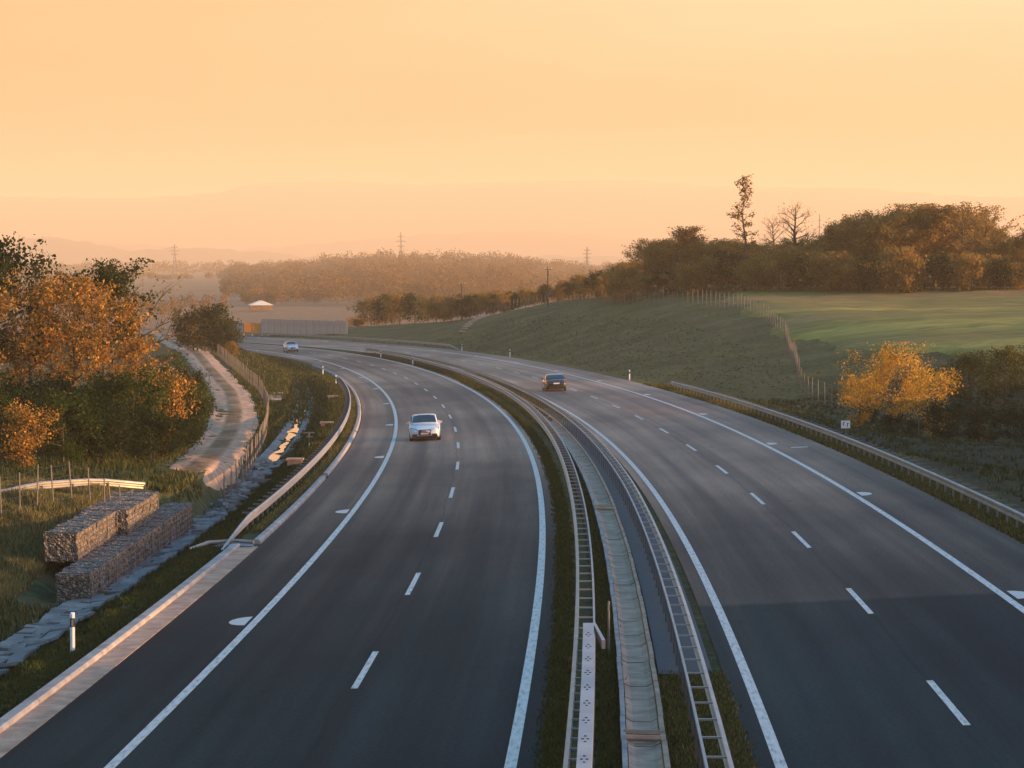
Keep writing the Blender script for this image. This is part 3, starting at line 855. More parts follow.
edge_rail('guardrail lit orange around the left bend, its near end ramped into the grass', 1, lambda s: -13.28 - .25 * float(smooth(101, 93, s)), 93, 268,
          lambda s: float(min(smooth(91.5, 101, s) + .03, 1)), (101, 268))
edge_rail('long guardrail on the right verge below the yellow tree', -1, lambda s: 13.45 + .8 * float(smooth(222, 233, s)), 40, 233,
          lambda s: float(1 - .95 * smooth(226, 233, s)), (42, 228), .42)
edge_rail('far guardrail on the outside of the bend running towards the noise barrier', -1, lambda s: 13.6, 392, 620,
          lambda s: float(.1 + .9 * smooth(392, 402, s)), (402, 600))

# ------------------------------------------------------------------ median drain channel, chippings strip
def median_channel():
    x, y = xy(60, 0); r = empty('drainage_channel', (float(x), float(y), float(surf(60, 0))), 0, 'pale concrete drain channel of short jointed troughs down the middle of the median', 'drain channel')
    cc = lambda s: float(np.interp(s, [40, 100, 155, 190, 300], [-.02, -.0, .12, .2, .1]))
    floor_, rimL, rimR = MB(), MB(), MB()
    rj = random.Random(3)
    s = 30.0
    while s < 262:
        L = 2.9 if rj.random() < .6 else 1.9
        a, b = s + .05, s + L - .05
        j = rj.uniform(-.008, .008); jz = rj.uniform(-.006, .006)
        floor_.loft(sweep_rings([(-.31 + j, -.18), (-.31 + j, .03 + jz), (-.18 + j, -.035 + jz), (.18 + j, -.035 + jz), (.31 + j, .03 + jz), (.31 + j, -.18)], a, b, cc, 1.0))
        rimL.loft(sweep_rings([(-.43 + j, -.15), (-.43 + j, .10 + jz), (-.33 + j, .105 + jz), (-.315 + j, -.15)], a - .03, b + .03, cc, 1.0))
        rimR.loft(sweep_rings([(.315 + j, -.15), (.33 + j, .085 + jz), (.43 + j, .09 + jz), (.43 + j, -.15)], a - .03, b + .03, cc, 1.0))
        s += L
    local_build(floor_, 'trough', M['concrete'], r); local_build(rimL, 'rim', M['kerb'], r); local_build(rimR, 'rim', M['concrete'], r)
    mb = MB()
    for ss in (51.5, 105.5):
        for dd in (0, .55):
            c = [];
            for oo in np.linspace(-.40, .40, 7):
                xx, yy = xy(ss + dd, oo); c.append((float(xx), float(yy), float(surf(ss, oo)) + .07))
            mb.tube(c, .07, 6)
    local_build(mb, 'cross_bar', M['concrete'], r)
median_channel()
grid_sheet('median_strip', np.arange(60.5, 200, 1.0), np.array([.47, .75, 1.05, 1.4, 1.7]), lambda s, o: surf(s, o) + .03, M['bluestone'])

# ------------------------------------------------------------------ left ditch: slabs, rubble, water
def ditch():
    x, y = xy(95, -16.9); r = empty('drainage_ditch', (float(x), float(y), float(left_z(95, -16.9))), 0, 'open ditch lined with rough grey slabs along the foot of the left bank', 'ditch')
    mb = MB(); rj = random.Random(8)
    s = 40.0
    while s < 118:
        for o0, tilt in ((.45, .22), (-.05, 0), (-.45, -.12)):
            L = rj.uniform(.75, 1.05); w = rj.uniform(.42, .56); ss = s + rj.uniform(-.12, .12)
            oo = float(ditch_c(ss)) + o0 + rj.uniform(-.07, .07)
            xx, yy = xy(ss, oo)
            R = Matrix.Rotation(rj.uniform(-.12, .12), 3, 'X') @ Matrix.Rotation(-tilt * .5 + rj.uniform(-.1, .1), 3, 'Y')
            mb.box((float(xx), float(yy), float(surf(ss, oo)) + .05 - float(ditch_depth(ss)) + abs(tilt) * .25 + rj.uniform(-.03, .03)), (w, L, .09), -heading(ss) + rj.uniform(-.12, .12), R)
        s += .92
    local_build(mb, 'slab_lining', M['slab'], r)
    base = None
    for k in range(90):
        ss = 117 + 36 * (k + rj.random()) / 90; oo = float(ditch_c(ss)) + rj.gauss(0, .36)
        xx, yy = xy(ss, oo); sz = rj.uniform(.35, .8)
        if base is None:
            mb = MB(); mb.loft([[(-.5, -.35, -.1), (.1, -.55, -.1), (.5, -.2, -.1), (.4, .4, -.1), (-.2, .5, -.1)], [(-.45, -.3, .08), (.1, -.45, .11), (.45, -.15, .1), (.35, .35, .07), (-.2, .42, .1)]])
            ob = base = fix_normals(mb.build('stone', M['slab'], r))
        else: ob = base.copy(); COL.objects.link(ob); ob.parent = r
        ob.location = Vector((float(xx), float(yy), float(surf(ss, oo)) + .06 - float(ditch_depth(ss)) + rj.uniform(-.03, .06))) - Vector(r.location)
        ob.scale = (sz, sz * rj.uniform(.7, 1.3), rj.uniform(.6, 1.2)); ob.rotation_euler = (rj.uniform(-.3, .3), rj.uniform(-.3, .3), rj.uniform(0, 6))
    mb = MB()
    for sg in (-1, 1):
        mb.loft(sweep_rings([(-.28, -.5), (-.25, .16 if sg < 0 else .06), (.25, .06 if sg < 0 else .16), (.28, -.5)], 146, 272, lambda s, sg=sg: float(ditch_c(s)) + sg * .58, 2.0, zf=lambda s, o: surf(s, o) - ditch_depth(s)))
    local_build(mb, 'edge_slab', M['slab'], r)
    return r
ditch()
m, t, out = mat_new('ditch_water')
b = t.nodes.new('ShaderNodeBsdfPrincipled'); b.inputs['Base Color'].default_value = (.03, .03, .025, 1); b.inputs['Roughness'].default_value = .06; b.inputs['IOR'].default_value = 1.33
b.inputs['Specular IOR Level'].default_value = 1.0
wn = noise(t, 3.0, 3); bp = t.nodes.new('ShaderNodeBump'); bp.inputs['Strength'].default_value = .12; bp.inputs['Distance'].default_value = .03
t.links.new(wn.outputs[0], bp.inputs['Height']); t.links.new(bp.outputs[0], b.inputs['Normal']); t.links.new(b.outputs[0], out.inputs[0])
M['water'] = m
def water_strip():
    V, F = [], []; rj = random.Random(5); S = np.arange(147, 264, 1.0); w = .2
    for s in S:
        w = min(.36, max(.10, w + rj.uniform(-.09, .09))); c = float(ditch_c(s)) + .06 * math.sin(s * .7)
        zz = float(surf(s, float(ditch_c(s))) - ditch_depth(s)) + .06
        for k in (-1, 1):
            x, y = xy(s, c + k * w); V.append((float(x), float(y), zz))
    for i in range(len(S) - 1): F.append((2 * i, 2 * i + 1, 2 * i + 3, 2 * i + 2))
    me = bpy.data.meshes.new('water'); me.from_pydata(V, [], F); me.materials.append(M['water']); me.update()
    o = bpy.data.objects.new('water', me); COL.objects.link(o); o['kind'] = 'structure'
water_strip()

# gravel track up the left side
def track_path():
    ctrl = [sight(u, d) for u, d in [(183, 124), (198, 132), (215, 153), (227, 172), (235, 198), (233, 225), (227, 245), (214, 278), (206, 304), (190, 355), (168, 404), (161, 439), (160, 480)]]
    wid = [2.2, 3.2, 3.8, 3.9, 3.9, 4.0, 4.1, 4.1, 4.0, 3.8, 3.5, 3.2, 3.0]
    P = np.array(ctrl); tt = np.concatenate([[0], np.cumsum(np.hypot(*np.diff(P, axis=0).T))])
    q = np.arange(0, tt[-1], 1.5)
    # smooth the polyline
    X = np.interp(q, tt, P[:, 0]); Y = np.interp(q, tt, P[:, 1]); W = np.interp(q, tt, wid)
    k = np.ones(11) / 11
    def sm(a): return np.convolve(np.pad(a, 5, mode='edge'), k, 'valid')
    return sm(X), sm(Y), sm(W)
TX_, TY_, TW_ = track_path()
def bank_z(x, y):
    s, o = station(x, y)
    return float(left_sheet_z(np.array([s]), np.array([o]))[0])
def build_track():
    V, F, U = [], [], []; n = 9
    zc = np.array([bank_z(x, y) for x, y in zip(TX_, TY_)]); zc = np.convolve(np.pad(zc, 6, mode='edge'), np.ones(13) / 13, 'valid')
    for i in range(len(TX_)):
        d = np.array([TX_[min(i + 1, len(TX_) - 1)] - TX_[max(i - 1, 0)], TY_[min(i + 1, len(TX_) - 1)] - TY_[max(i - 1, 0)]]); d /= np.hypot(*d)
        nx, ny = d[1], -d[0]
        for k in range(n):
            f = (k / (n - 1) - .5) * TW_[i] * (1 + .05 * math.sin(i * .6 + k))
            x, y = TX_[i] + nx * f, TY_[i] + ny * f
            crown = .10 - .10 * (abs(k - 4) / 4) ** 2 - (.06 if k in (2, 6) else 0)
            e_ = max((abs(k - 4) / 4) ** 2, 1 - min(1, i / 26.0)); V.append((x, y, (zc[i] * (1 - e_) + bank_z(x, y) * e_) + .07 - .30 * max(0, 1 - i / 4) + crown * min(1, .3 + i / 26) + (-.16 if k in (0, n - 1) else 0) + .012 * math.sin(i * 1.7 + k * 2.1))); U.append((f, i * 1.5))
    for i in range(len(TX_) - 1):
        for k in range(n - 1): F.append((i * n + k, i * n + k + 1, (i + 1) * n + k + 1, (i + 1) * n + k))
    me = bpy.data.meshes.new('gravel_track'); me.from_pydata(V, [], F)
    uv = me.uv_layers.new(name='UVMap')
    for l in me.loops: uv.data[l.index].uv = U[l.vertex_index]
    me.polygons.foreach_set('use_smooth', [True] * len(F)); me.update()
    m, t, out = mat_new('gravel_track'); b = t.nodes.new('ShaderNodeBsdfPrincipled')
    a = noise(t, 1.0, 9, 'Object', (1.2, 1.2, 1.2), .75); c = ramp_node(t, [(.3, (.22, .135, .088)), (.5, (.42, .275, .185)), (.7, (.64, .45, .32))], a.outputs[0]).outputs[0]
    uvn = t.nodes.new('ShaderNodeTexCoord'); sp = t.nodes.new('ShaderNodeSeparateXYZ'); t.links.new(uvn.outputs['UV'], sp.inputs[0])
    ab = N(t, 'ShaderNodeMath', operation='ABSOLUTE'); t.links.new(sp.outputs['X'], ab.inputs[0])
    mid = ramp_node(t, [(.0, (.55, .58, .5)), (.16, (.6, .62, .55)), (.28, (1.12, 1.12, 1.12)), (.75, (1.0, 1.0, 1.0)), (1.0, (.7, .7, .66))], ab.outputs[0])
    dv = N(t, 'ShaderNodeMath', operation='MULTIPLY'); dv.inputs[1].default_value = .42; t.links.new(ab.outputs[0], dv.inputs[0]); t.links.new(dv.outputs[0], mid.inputs[0])
    nn = noise(t, .12, 3); mm = ramp_node(t, [(.4, (0, 0, 0)), (.55, (1, 1, 1))], nn.outputs[0])
    c = mixc(t, c, mixc(t, c, mid.outputs[0], 1.0, 'MULTIPLY'), mm.outputs[0]); c = mixc(t, c, mid.outputs[0], .7, 'MULTIPLY')
    t.links.new(c, b.inputs['Base Color']); b.inputs['Roughness'].default_value = .95; b.inputs['Specular IOR Level'].default_value = .15
    g = noise(t, 2.5, 9, rough=.75); bp = t.nodes.new('ShaderNodeBump'); bp.inputs['Strength'].default_value = 1.0; bp.inputs['Distance'].default_value = .25
    t.links.new(g.outputs[0], bp.inputs['Height']); t.links.new(bp.outputs[0], b.inputs['Normal']); t.links.new(b.outputs[0], out.inputs[0])
    me.materials.append(m)
    o = bpy.data.objects.new('gravel_track', me); COL.objects.link(o); o['kind'] = 'structure'
build_track()

# ------------------------------------------------------------------ gabion walls
def gabion(label, s0, s1, off_front, off_back, z0, z1, cells, seed=0):
    """stone-filled wire baskets; z given above the tilted ditch plane"""
    sm_ = (s0 + s1) / 2; x, y = xy(sm_, off_front); base = float(surf(sm_, off_front))
    r = empty('gabion_wall', (float(x), float(y), base + z0), -heading(sm_), label, 'gabion wall', 'stone filled wire gabions beside the ditch')
    L = s1 - s0; D = off_front - off_back; Hh = z1 - z0; rr = random.Random(seed)
    bm = bmesh.new()
    n = cells
    for k in range(n):
        a = -L / 2 + L * k / n + .012; b_ = -L / 2 + L * (k + 1) / n - .012
        g = bmesh.ops.create_cube(bm, size=1.0)
        for v in g['verts']:
            v.co = Vector((-D / 2 + v.co.x * D, (a + b_) / 2 + v.co.y * (b_ - a), Hh / 2 + v.co.z * Hh))
    bmesh.ops.subdivide_edges(bm, edges=bm.edges[:], cuts=9, use_grid_fill=True)
    for v in bm.verts:
        p = v.co; q = .04
        v.co = p + Vector((q * math.sin(p.y * 9 + p.z * 13 + seed) * math.sin(p.y * 23 - p.z * 7) + rr.uniform(-.03, .03), rr.uniform(-.02, .02),
                           q * .7 * math.sin(p.x * 11 + p.y * 8) + rr.uniform(-.02, .02)))
    me = bpy.data.meshes.new('stone_fill'); bm.to_mesh(me); bm.free(); me.materials.append(M['stone'])
    o = bpy.data.objects.new('stone_fill', me); COL.objects.link(o); o.parent = r
    mb = MB()
    for k in range(n + 1):
        yy = -L / 2 + L * k / n
        mb.tube([(.055, yy, 0), (.055, yy, Hh + .03), (-D - .04, yy, Hh + .03)], .014, 4)
    for j in range(0, 6):
        zz = Hh * j / 5; mb.tube([(.06, -L / 2, zz), (.06, L / 2, zz)], .009, 4)
    mb.build('wire_mesh', M['wire'], r)
    return r
gabion('long lower gabion wall in shade along the slabbed ditch', 87, 113, -17.08, -18.15, -1.0, .10, 15, 1)
gabion('shorter nearer upper gabion, its stones lit orange, on the long lower gabion wall', 91, 99.3, -18.15, -19.25, .05, 1.02, 4, 2)
gabion('upper gabion block lit orange, nearest the track, on the far half of the lower wall', 99.6, 107.6, -17.75, -19.5, .06, 1.08, 4, 3)
def headwall(label, s, o, L, D, H, zrel):
    x, y = xy(s, o)
    r = empty('concrete_headwall', (float(x), float(y), float(surf(s, o)) + zrel), -heading(s), label, 'headwall', 'concrete headwalls beside the far ditch')
    mb = MB(); mb.box((0, 0, H / 2), (D, L, H)); mb.build('block', M['slab'], r)
    mb = MB(); mb.box((0, 0, H + .06), (D + .14, L + .14, .12)); mb.build('coping', M['concrete'], r)
headwall('larger upper grey concrete headwall block beside the far water ditch', 232, -19.6, 13, 1.3, 1.1, -.75)
headwall('smaller lower grey concrete headwall block closer along the water ditch', 205, -19.1, 7.5, 1.2, .8, -.9)

# small slabs and the cross-armed marker behind the left rail
for s, o, lab in ((142, -14.75, 'small grey concrete step slab in the grass closest behind the left guardrail'), (182, -14.6, 'small grey concrete step slab in the grass midway behind the left guardrail'),
                  (231, -14.6, 'small grey concrete step slab in the grass near the far end of the left guardrail')):
    x, y = xy(s, o); mb = MB(); mb.box((0, 0, .1), (.75, .9, .32)); mb.box((0, 0, .29), (.9, 1.05, .08))
    ob = mb.build('concrete_slab', M['concrete']); ob.location = (float(x), float(y), float(left_z(s, o))); ob.rotation_euler = (0, 0, -heading(s))
    tag(ob, lab, 'concrete slab', 'concrete slabs behind the left guardrail')
x, y = xy(156, -14.75)
r = empty('cross_arm_marker', (float(x), float(y), float(left_z(156, -14.75))), -heading(156), 'dark thin post with two short cross arms standing in the grass behind the left guardrail', 'marker post')
mb = MB(); mb.tube([(0, 0, -.1), (0, 0, .98)], .03, 6); mb.build('post', M['steel_dull'], r)
mb = MB(); mb.box((0, 0, .95), (.62, .05, .07)); mb.build('arm', M['steel_dull'], r)
mb = MB(); mb.box((0.03, 0, .72), (.42, .05, .06)); mb.build('arm', M['steel_dull'], r)

# ------------------------------------------------------------------ delineator posts
def delineator():
    r = empty('delineator_post')
    mb = MB()
    def ring(z, w, d, cut=0): return [(-w, -d, z), (0, -d * 1.35, z + cut * .2), (w, -d, z), (w * .8, d, z + cut), (-w * .8, d, z + cut)]
    mb.loft([ring(-.1, .06, .045), ring(.62, .06, .045)]); fix_normals(mb.build('post', M['white'], r))
    mb = MB(); mb.loft([ring(.62, .061, .046), ring(.84, .061, .046)]); b = fix_normals(mb.build('black_band', M['black'], r))
    mb = MB(); mb.box((0, -.068, .73), (.045, .014, .16)); mb.build('reflector', M['lamp_clear'], b)
    mb = MB(); mb.loft([ring(.84, .062, .047), ring(.93, .06, .045, .05)]); fix_normals(mb.build('cap', M['white'], r))
    return r
dp = delineator()
for i, (s, o, lab) in enumerate(((67, -13.95, 'large delineator post in the grass beside the near gutter, bluish in shade'),
                                 (267.5, -13.7, 'white delineator post at the far end of the left guardrail'), (303, -13.8, 'white delineator post on the left verge below the bush, second past the guardrail'),
                                 (251.5, 13.2, 'white delineator post with black band on the right verge opposite the black car'), (352, 13.6, 'small delineator post at the foot of the green slope'),
                                 (391, 13.5, 'tiny delineator post beside the end of the far right guardrail'),
                                 (327, -1.75, 'short white post on the left edge of the median grass'), (367, -1.6, 'farthest white post on the left edge of the median by the guardrail end'))):
    ob = dp if i == 0 else copy_tree(dp)
    x, y = xy(s, o); z = float(left_z(s, o)) if o < -13.2 else (float(right_z(s, o)) if o > 13 else float(surf(s, o)))
    ob.location = (float(x), float(y), z); ob.rotation_euler = (0, 0, -heading(s) + .1)
    tag(ob, lab, 'delineator', 'roadside delineator posts')

# km sign behind the right rail
x, y = 18.25, 148.2; g = ground(x, y)
r = empty('kilometre_sign', (x, y, g), -.03, 'small square cream sign on a thin post behind the right guardrail', 'sign')
zc = CAM_H - (424.5 - 262) / 2714 * 148.2 - g
mb = MB(); mb.tube([(0, .03, -.2), (0, .03, zc + .2)], .028, 8); mb.build('post', M['steel_dull'], r)
mb = MB(); mb.box((0, 0, zc), (.50, .02, .42)); pn = mb.build('panel', M['signface'], r)
mb = MB()
for x0, w, hgt, dz in ((-.12, .045, .22, .03), (-.08, .05, .045, .12), (.09, .045, .22, -.03), (.13, .05, .045, .06)): mb.box((x0, -.013, zc + dz), (w, .006, hgt))
mb.build('lettering', M['signtext'], pn)

# ------------------------------------------------------------------ fences
def path_points(pts, spacing):
    P = np.array(pts, float); t_ = np.concatenate([[0], np.cumsum(np.hypot(*np.diff(P[:, :2], axis=0).T))])
    q = np.arange(0, t_[-1], spacing)
    return np.stack([np.interp(q, t_, P[:, 0]), np.interp(q, t_, P[:, 1])], 1)
def fence(label, pts, zf, height, post_r, wires, post_mat, group=None, lean=.02, mesh_net=False, seed=0):
    rr = random.Random(seed)
    x0, y0 = pts[0]; r = empty('wire_fence', (x0, y0, zf(x0, y0)), 0, label, 'fence', group); L0 = Vector(r.location)
    tops = []; base = None; extra = MB()
    order = sorted(range(len(pts)), key=lambda i: pts[i][1])
    near = set(order[:100])
    for i, (x, y) in enumerate(pts):
        z = zf(x, y); hh = height * rr.uniform(.95, 1.06); lx, ly = rr.gauss(0, lean), rr.gauss(0, lean)
        tops.append((x, y, z, lx, ly, hh))
        if i in near:
            if base is None:
                mb = MB(); mb.tube([(0, 0, -.25), (0, 0, 1.0)], post_r, 6); base = ob = mb.build('post', post_mat, r)
            else: ob = base.copy(); COL.objects.link(ob); ob.parent = r
            ob.location = Vector((x, y, z)) - L0; ob.scale = (1, 1, hh); ob.rotation_euler = (lx, ly, 0)
        else:
            extra.tube([Vector((x, y, z - .2)) - L0, Vector((x + ly * hh, y - lx * hh, z + hh)) - L0], post_r, 5)
    if extra.v: e_ = extra.build('post', post_mat, r); e_['kind'] = 'stuff'
    mb = MB()
    for f in wires:
        line = [Vector((x + ly * hh * f, y - lx * hh * f, z + hh * f + rr.uniform(-.02, .02))) - L0 for x, y, z, lx, ly, hh in tops]
        full = []
        for a, b in zip(line[:-1], line[1:]): full += [a, (a + b) / 2 - Vector((0, 0, .04))]
        full.append(line[-1]); mb.tube(full, .006, 4)
    if mesh_net:
        for (x, y, z, lx, ly, hh), (x2, y2, z2, *_r) in zip(tops[:-1], tops[1:]):
            for k in range(1, 5):
                f = k / 5; a = Vector((x + (x2 - x) * f, y + (y2 - y) * f, z + (z2 - z) * f)) - L0
                mb.tube([a + Vector((0, 0, .05)), a + Vector((0, 0, hh * .93))], .004, 3, False)
    mb.build('wire', M['wire'], r)
    return r
R_FENCE = [sight(u, d) for u, d in [(1075, 203), (1030, 205), (1000, 205), (960, 204), (917, 205), (872, 215), (858, 218), (814, 233), (800, 242), (793, 262), (785, 288), (765, 308), (740, 328), (700, 350), (640, 380), (600, 405), (545, 440), (480, 480), (420, 520), (370, 545)]]
fence('long wire fence climbing from the dark hollow along the crest of the right slope', path_points(R_FENCE, 2.45), ground, 1.9, .042, (.25, .5, .75, .97), M['wood_post'], seed=2)
L_FENCE = [sight(u, d) for u, d in [(-60, 97), (3, 97.5), (57, 100.5), (79, 101.5), (99, 102.5), (123, 105.5), (136, 107), (152, 109)]]
fence('wire fence with pale leaning posts in front of the orange lit side rail', path_points(L_FENCE, 1.05), ground, 1.65, .028, (.2, .45, .7, .95), M['wood_post'], lean=.05, seed=3)
def track_edge():
    pts = []
    for i in range(len(TX_)):
        d = np.array([TX_[min(i + 1, len(TX_) - 1)] - TX_[max(i - 1, 0)], TY_[min(i + 1, len(TX_) - 1)] - TY_[max(i - 1, 0)]]); d /= np.hypot(*d)
        f = TW_[i] / 2 + .45
        if TY_[i] > 113.5 and TY_[i] < 400: pts.append((TX_[i] + d[1] * f, TY_[i] - d[0] * f))
    return pts
fence('wire mesh fence following the right edge of the gravel track', path_points(track_edge(), 3.0), ground, 1.55, .045, (.05, .35, .65, .96), M['wood_post'], mesh_net=True, seed=4)

# side rail of the little crossing, lower left
def side_rail():
    pts = [sight(u, d) for u, d in [(-70, 98), (-30, 100), (0, 101.8), (25, 103.5), (50, 105), (75, 106.4), (100, 107.6), (120, 108.5), (138, 109.2), (150, 109.6)]]
    P = path_points(pts, 1.0)
    x, y = P[len(P) // 2]; r = empty('guardrail', (x, y, ground(x, y)), 0, 'guardrail of the side track bowed across the left bank, glowing orange behind fence posts', 'guardrail', 'single guardrails along the road edges')
    L0 = Vector(r.location); rings = []
    for i, (x, y) in enumerate(P):
        d = P[min(i + 1, len(P) - 1)] - P[max(i - 1, 0)]; d = d / np.hypot(*d); n_ = Vector((d[1], -d[0]))
        # line of heights keeps an even top
        z = float(np.interp(i / len(P), [0, .25, .5, .75, 1], [-.62, -.52, -.40, -.50, -.95]))
        rings.append([Vector((x + n_.x * a, y + n_.y * a, z + h_)) - L0 for a, h_ in w_beam(1)])
    mb = MB(); mb.loft(rings); fix_normals(mb.build('beam', M['steel'], r))
    base = None
    for i in range(1, len(P), 2):
        x, y = P[i]; z = ground(x, y)
        if base is None:
            mb = MB(); mb.box((0, .09, .2), (.10, .07, 1.1)); mb.box((0, -.10, .52), (.16, .05, .14)); ob = base = mb.build('post', M['steel_dull'], r)
        else: ob = base.copy(); COL.objects.link(ob); ob.parent = r
        ob.location = Vector((x, y, float(np.interp(i / len(P), [0, .25, .5, .75, 1], [-.62, -.52, -.40, -.50, -.95])))) - L0
side_rail()

# ------------------------------------------------------------------ noise barrier, utility poles, pylons, barn, drain on slope
def noise_wall():
    A, B = Vector((-47.5, 515.3)), Vector((-30.2, 496.0)); d = (B - A); L = d.length; rz = math.atan2(d.y, d.x)
    r = empty('noise_barrier', (A.x, A.y, -5.2), rz, 'long grey noise barrier of upright panels on the outside of the far bend', 'noise barrier')
    n = 13; H = 3.25; base = pb = None
    for k in range(n):
        if base is None:
            mb = MB(); w = L / n - .16
            for j in range(8): mb.box((0, (.0 if j % 2 else .03), .2 + (H - .2) / 8 * (j + .5)), (w, .10, (H - .2) / 8 - .006))
            ob = base = mb.build('panel', M['noise_panel'], r)
        else: ob = base.copy(); COL.objects.link(ob); ob.parent = r
        ob.location = (L / n * (k + .5), 0, 0)
    for k in range(n + 1):
        if pb is None: mb = MB(); mb.box((0, 0, H / 2), (.14, .2, H + .05)); ob = pb = mb.build('post', M['conc_post'], r)
        else: ob = pb.copy(); COL.objects.link(ob); ob.parent = r
        ob.location = (L / n * k, 0, 0)
    # amber tinted clear section
    m, t, out = mat_new('amber_acrylic'); b = t.nodes.new('ShaderNodeBsdfPrincipled')
    b.inputs['Base Color'].default_value = (.62, .36, .09, 1); b.inputs['Roughness'].default_value = .3
    tr = t.nodes.new('ShaderNodeBsdfTranslucent'); tr.inputs[0].default_value = (.75, .42, .10, 1)
    mx = t.nodes.new('ShaderNodeMixShader'); mx.inputs[0].default_value = .5; t.links.new(b.outputs[0], mx.inputs[1]); t.links.new(tr.outputs[0], mx.inputs[2]); t.links.new(mx.outputs[0], out.inputs[0])
    r2 = empty('noise_screen', (A.x - .3, A.y + .4, -5.2), rz + math.pi + .12, 'amber tinted see-through screen continuing left from the grey noise barrier', 'noise screen')
    for k in range(6):
        mb = MB(); mb.box((1.15, 0, 1.45), (2.1, .05, 1.9)); ob = mb.build('pane', m if k != 2 else M['conc_post'], r2); ob.location = (2.3 * k, 0, 0)
        mb = MB(); mb.box((0, 0, 1.25), (.12, .14, 2.5)); ob = mb.build('post', M['steel_dull'], r2); ob.location = (2.3 * k, 0, 0)
noise_wall()

def utility_pole(label, u, d, vb, vt):
    x, y = sight(u, d); g = ground(x, y); H = (CAM_H - (vt - 262) / 2714 * d) - g
    r = empty('utility_pole', (x, y, g), .3, label, 'utility pole', 'wooden utility poles on the crest')
    mb = MB(); mb.tube([(0, 0, -.3), (0, 0, H)], [.17, .12], 8); mb.build('pole', M['bark'], r)
    mb = MB(); mb.box((0, -.12, H - .35), (1.3, .1, .12)); arm = mb.build('crossarm', M['bark'], r)
    for dx in (-.55, 0, .55):
        mb = MB(); mb.tube([(dx, -.12, H - .29), (dx, -.12, H - .1)], [.05, .03], 6); mb.build('insulator', M['white'], arm)
utility_pole('pale utility pole rising above the low crest shrubs, left of the other pole', 462, 492, 318, 282)
utility_pole('dark utility pole beside the crest trees above the green slope', 548, 440, 308, 267)

def pylon(label, u, d, vt, wide=1.0):
    x, y = sight(u, d); H = CAM_H - (vt - 262) / 2714 * d - PLAIN_Z
    r = empty('power_pylon', (x, y, PLAIN_Z), .2, label, 'pylon', 'lattice power pylons fading in the haze')
    mb = MB(); w0, w1 = 2.6 * wide, .5 * wide; lv = 9
    for sx in (-1, 1):
        for sy in (-1, 1): mb.tube([(sx * w0, sy * w0, 0), (sx * w1, sy * w1, H * .72), (sx * .12, sy * .12, H)], .16, 4)
    for k in range(lv):
        za, zb_ = H * .72 * k / lv, H * .72 * (k + 1) / lv; a, b = w0 + (w1 - w0) * k / lv, w0 + (w1 - w0) * (k + 1) / lv
        for f in ((-1, -1, 1, -1), (1, -1, 1, 1), (1, 1, -1, 1), (-1, 1, -1, -1)):
            mb.tube([(f[0] * a, f[1] * a, za), (f[2] * b, f[3] * b, zb_)], .08, 3); mb.tube([(f[2] * a, f[3] * a, za), (f[0] * b, f[1] * b, zb_)], .08, 3)
    mb.build('lattice_tower', M['steel_dull'], r)
    for zf_, w in ((.70, 3.4), (.80, 4.6), (.90, 3.0)):
        mb = MB()
        for sx in (-1, 1):
            mb.tube([(0, 0, H * zf_), (sx * w * wide, 0, H * zf_ + .2)], .14, 4); mb.tube([(0, 0, H * zf_ + 1.1), (sx * w * wide, 0, H * zf_ + .2)], .10, 4)
        mb.build('crossarm', M['steel_dull'], r)
pylon('slender hazy pylon standing left above the bush and track', 175, 2500, 244)
pylon('hazy pylon rising over the far wood in the middle distance', 401, 2400, 232)
pylon('squat hazy pylon left of the right hedgerow', 587, 2100, 247, .8)
pylon('faint small pylon tip seen between the bare tree and the hedgerow', 819, 2300, 214, .6)

def barn():
    d = 930; x, y = sight(261, d); z = CAM_H - (305 - 262) / 2714 * d
    r = empty('farm_shed', (x, y, PLAIN_Z), .12, 'low farm shed with a shining white roof on the hazy plain', 'shed')
    w, dp_, h = 4.2, 6.0, z - PLAIN_Z
    mb = MB(); mb.box((0, 0, h / 2), (2 * w * .92, 2 * dp_ * .95, h)); mb.build('wall', M['plain'], r)
    mb = MB(); e = h; t_ = h + 1.5
    for dz in (0,):
        mb.quad((-w, -dp_, e), (w, -dp_, e), (0.6, -dp_, t_), (-.6, -dp_, t_)); mb.quad((w, dp_, e), (-w, dp_, e), (-.6, dp_, t_), (.6, dp_, t_))
        mb.quad((-w, -dp_, e), (-.6, -dp_, t_), (-.6, dp_, t_), (-w, dp_, e)); mb.quad((w, -dp_, e), (w, dp_, e), (.6, dp_, t_), (.6, -dp_, t_))
        mb.quad((-.6, -dp_, t_), (.6, -dp_, t_), (.6, dp_, t_), (-.6, dp_, t_)); mb.quad((-w, dp_, e), (w, dp_, e), (w, -dp_, e), (-w, -dp_, e))
    fix_normals(mb.build('roof', M['white'], r))
barn()

def slope_drain():
    a, b = sight(461, 430), sight(488, 474)
    mb = MB(); n = 12
    for k in range(n):
        f = (k + .5) / n; x, y = a[0] + (b[0] - a[0]) * f, a[1] + (b[1] - a[1]) * f
        mb.box((x, y, ground(x, y) + .12), (1.1, 3.6, .22), -math.atan2(b[0] - a[0], b[1] - a[1]))
    o = mb.build('slope_steps', M['concrete']); tag(o, 'pale strip of concrete steps climbing the green slope to the crest', 'steps')
slope_drain()

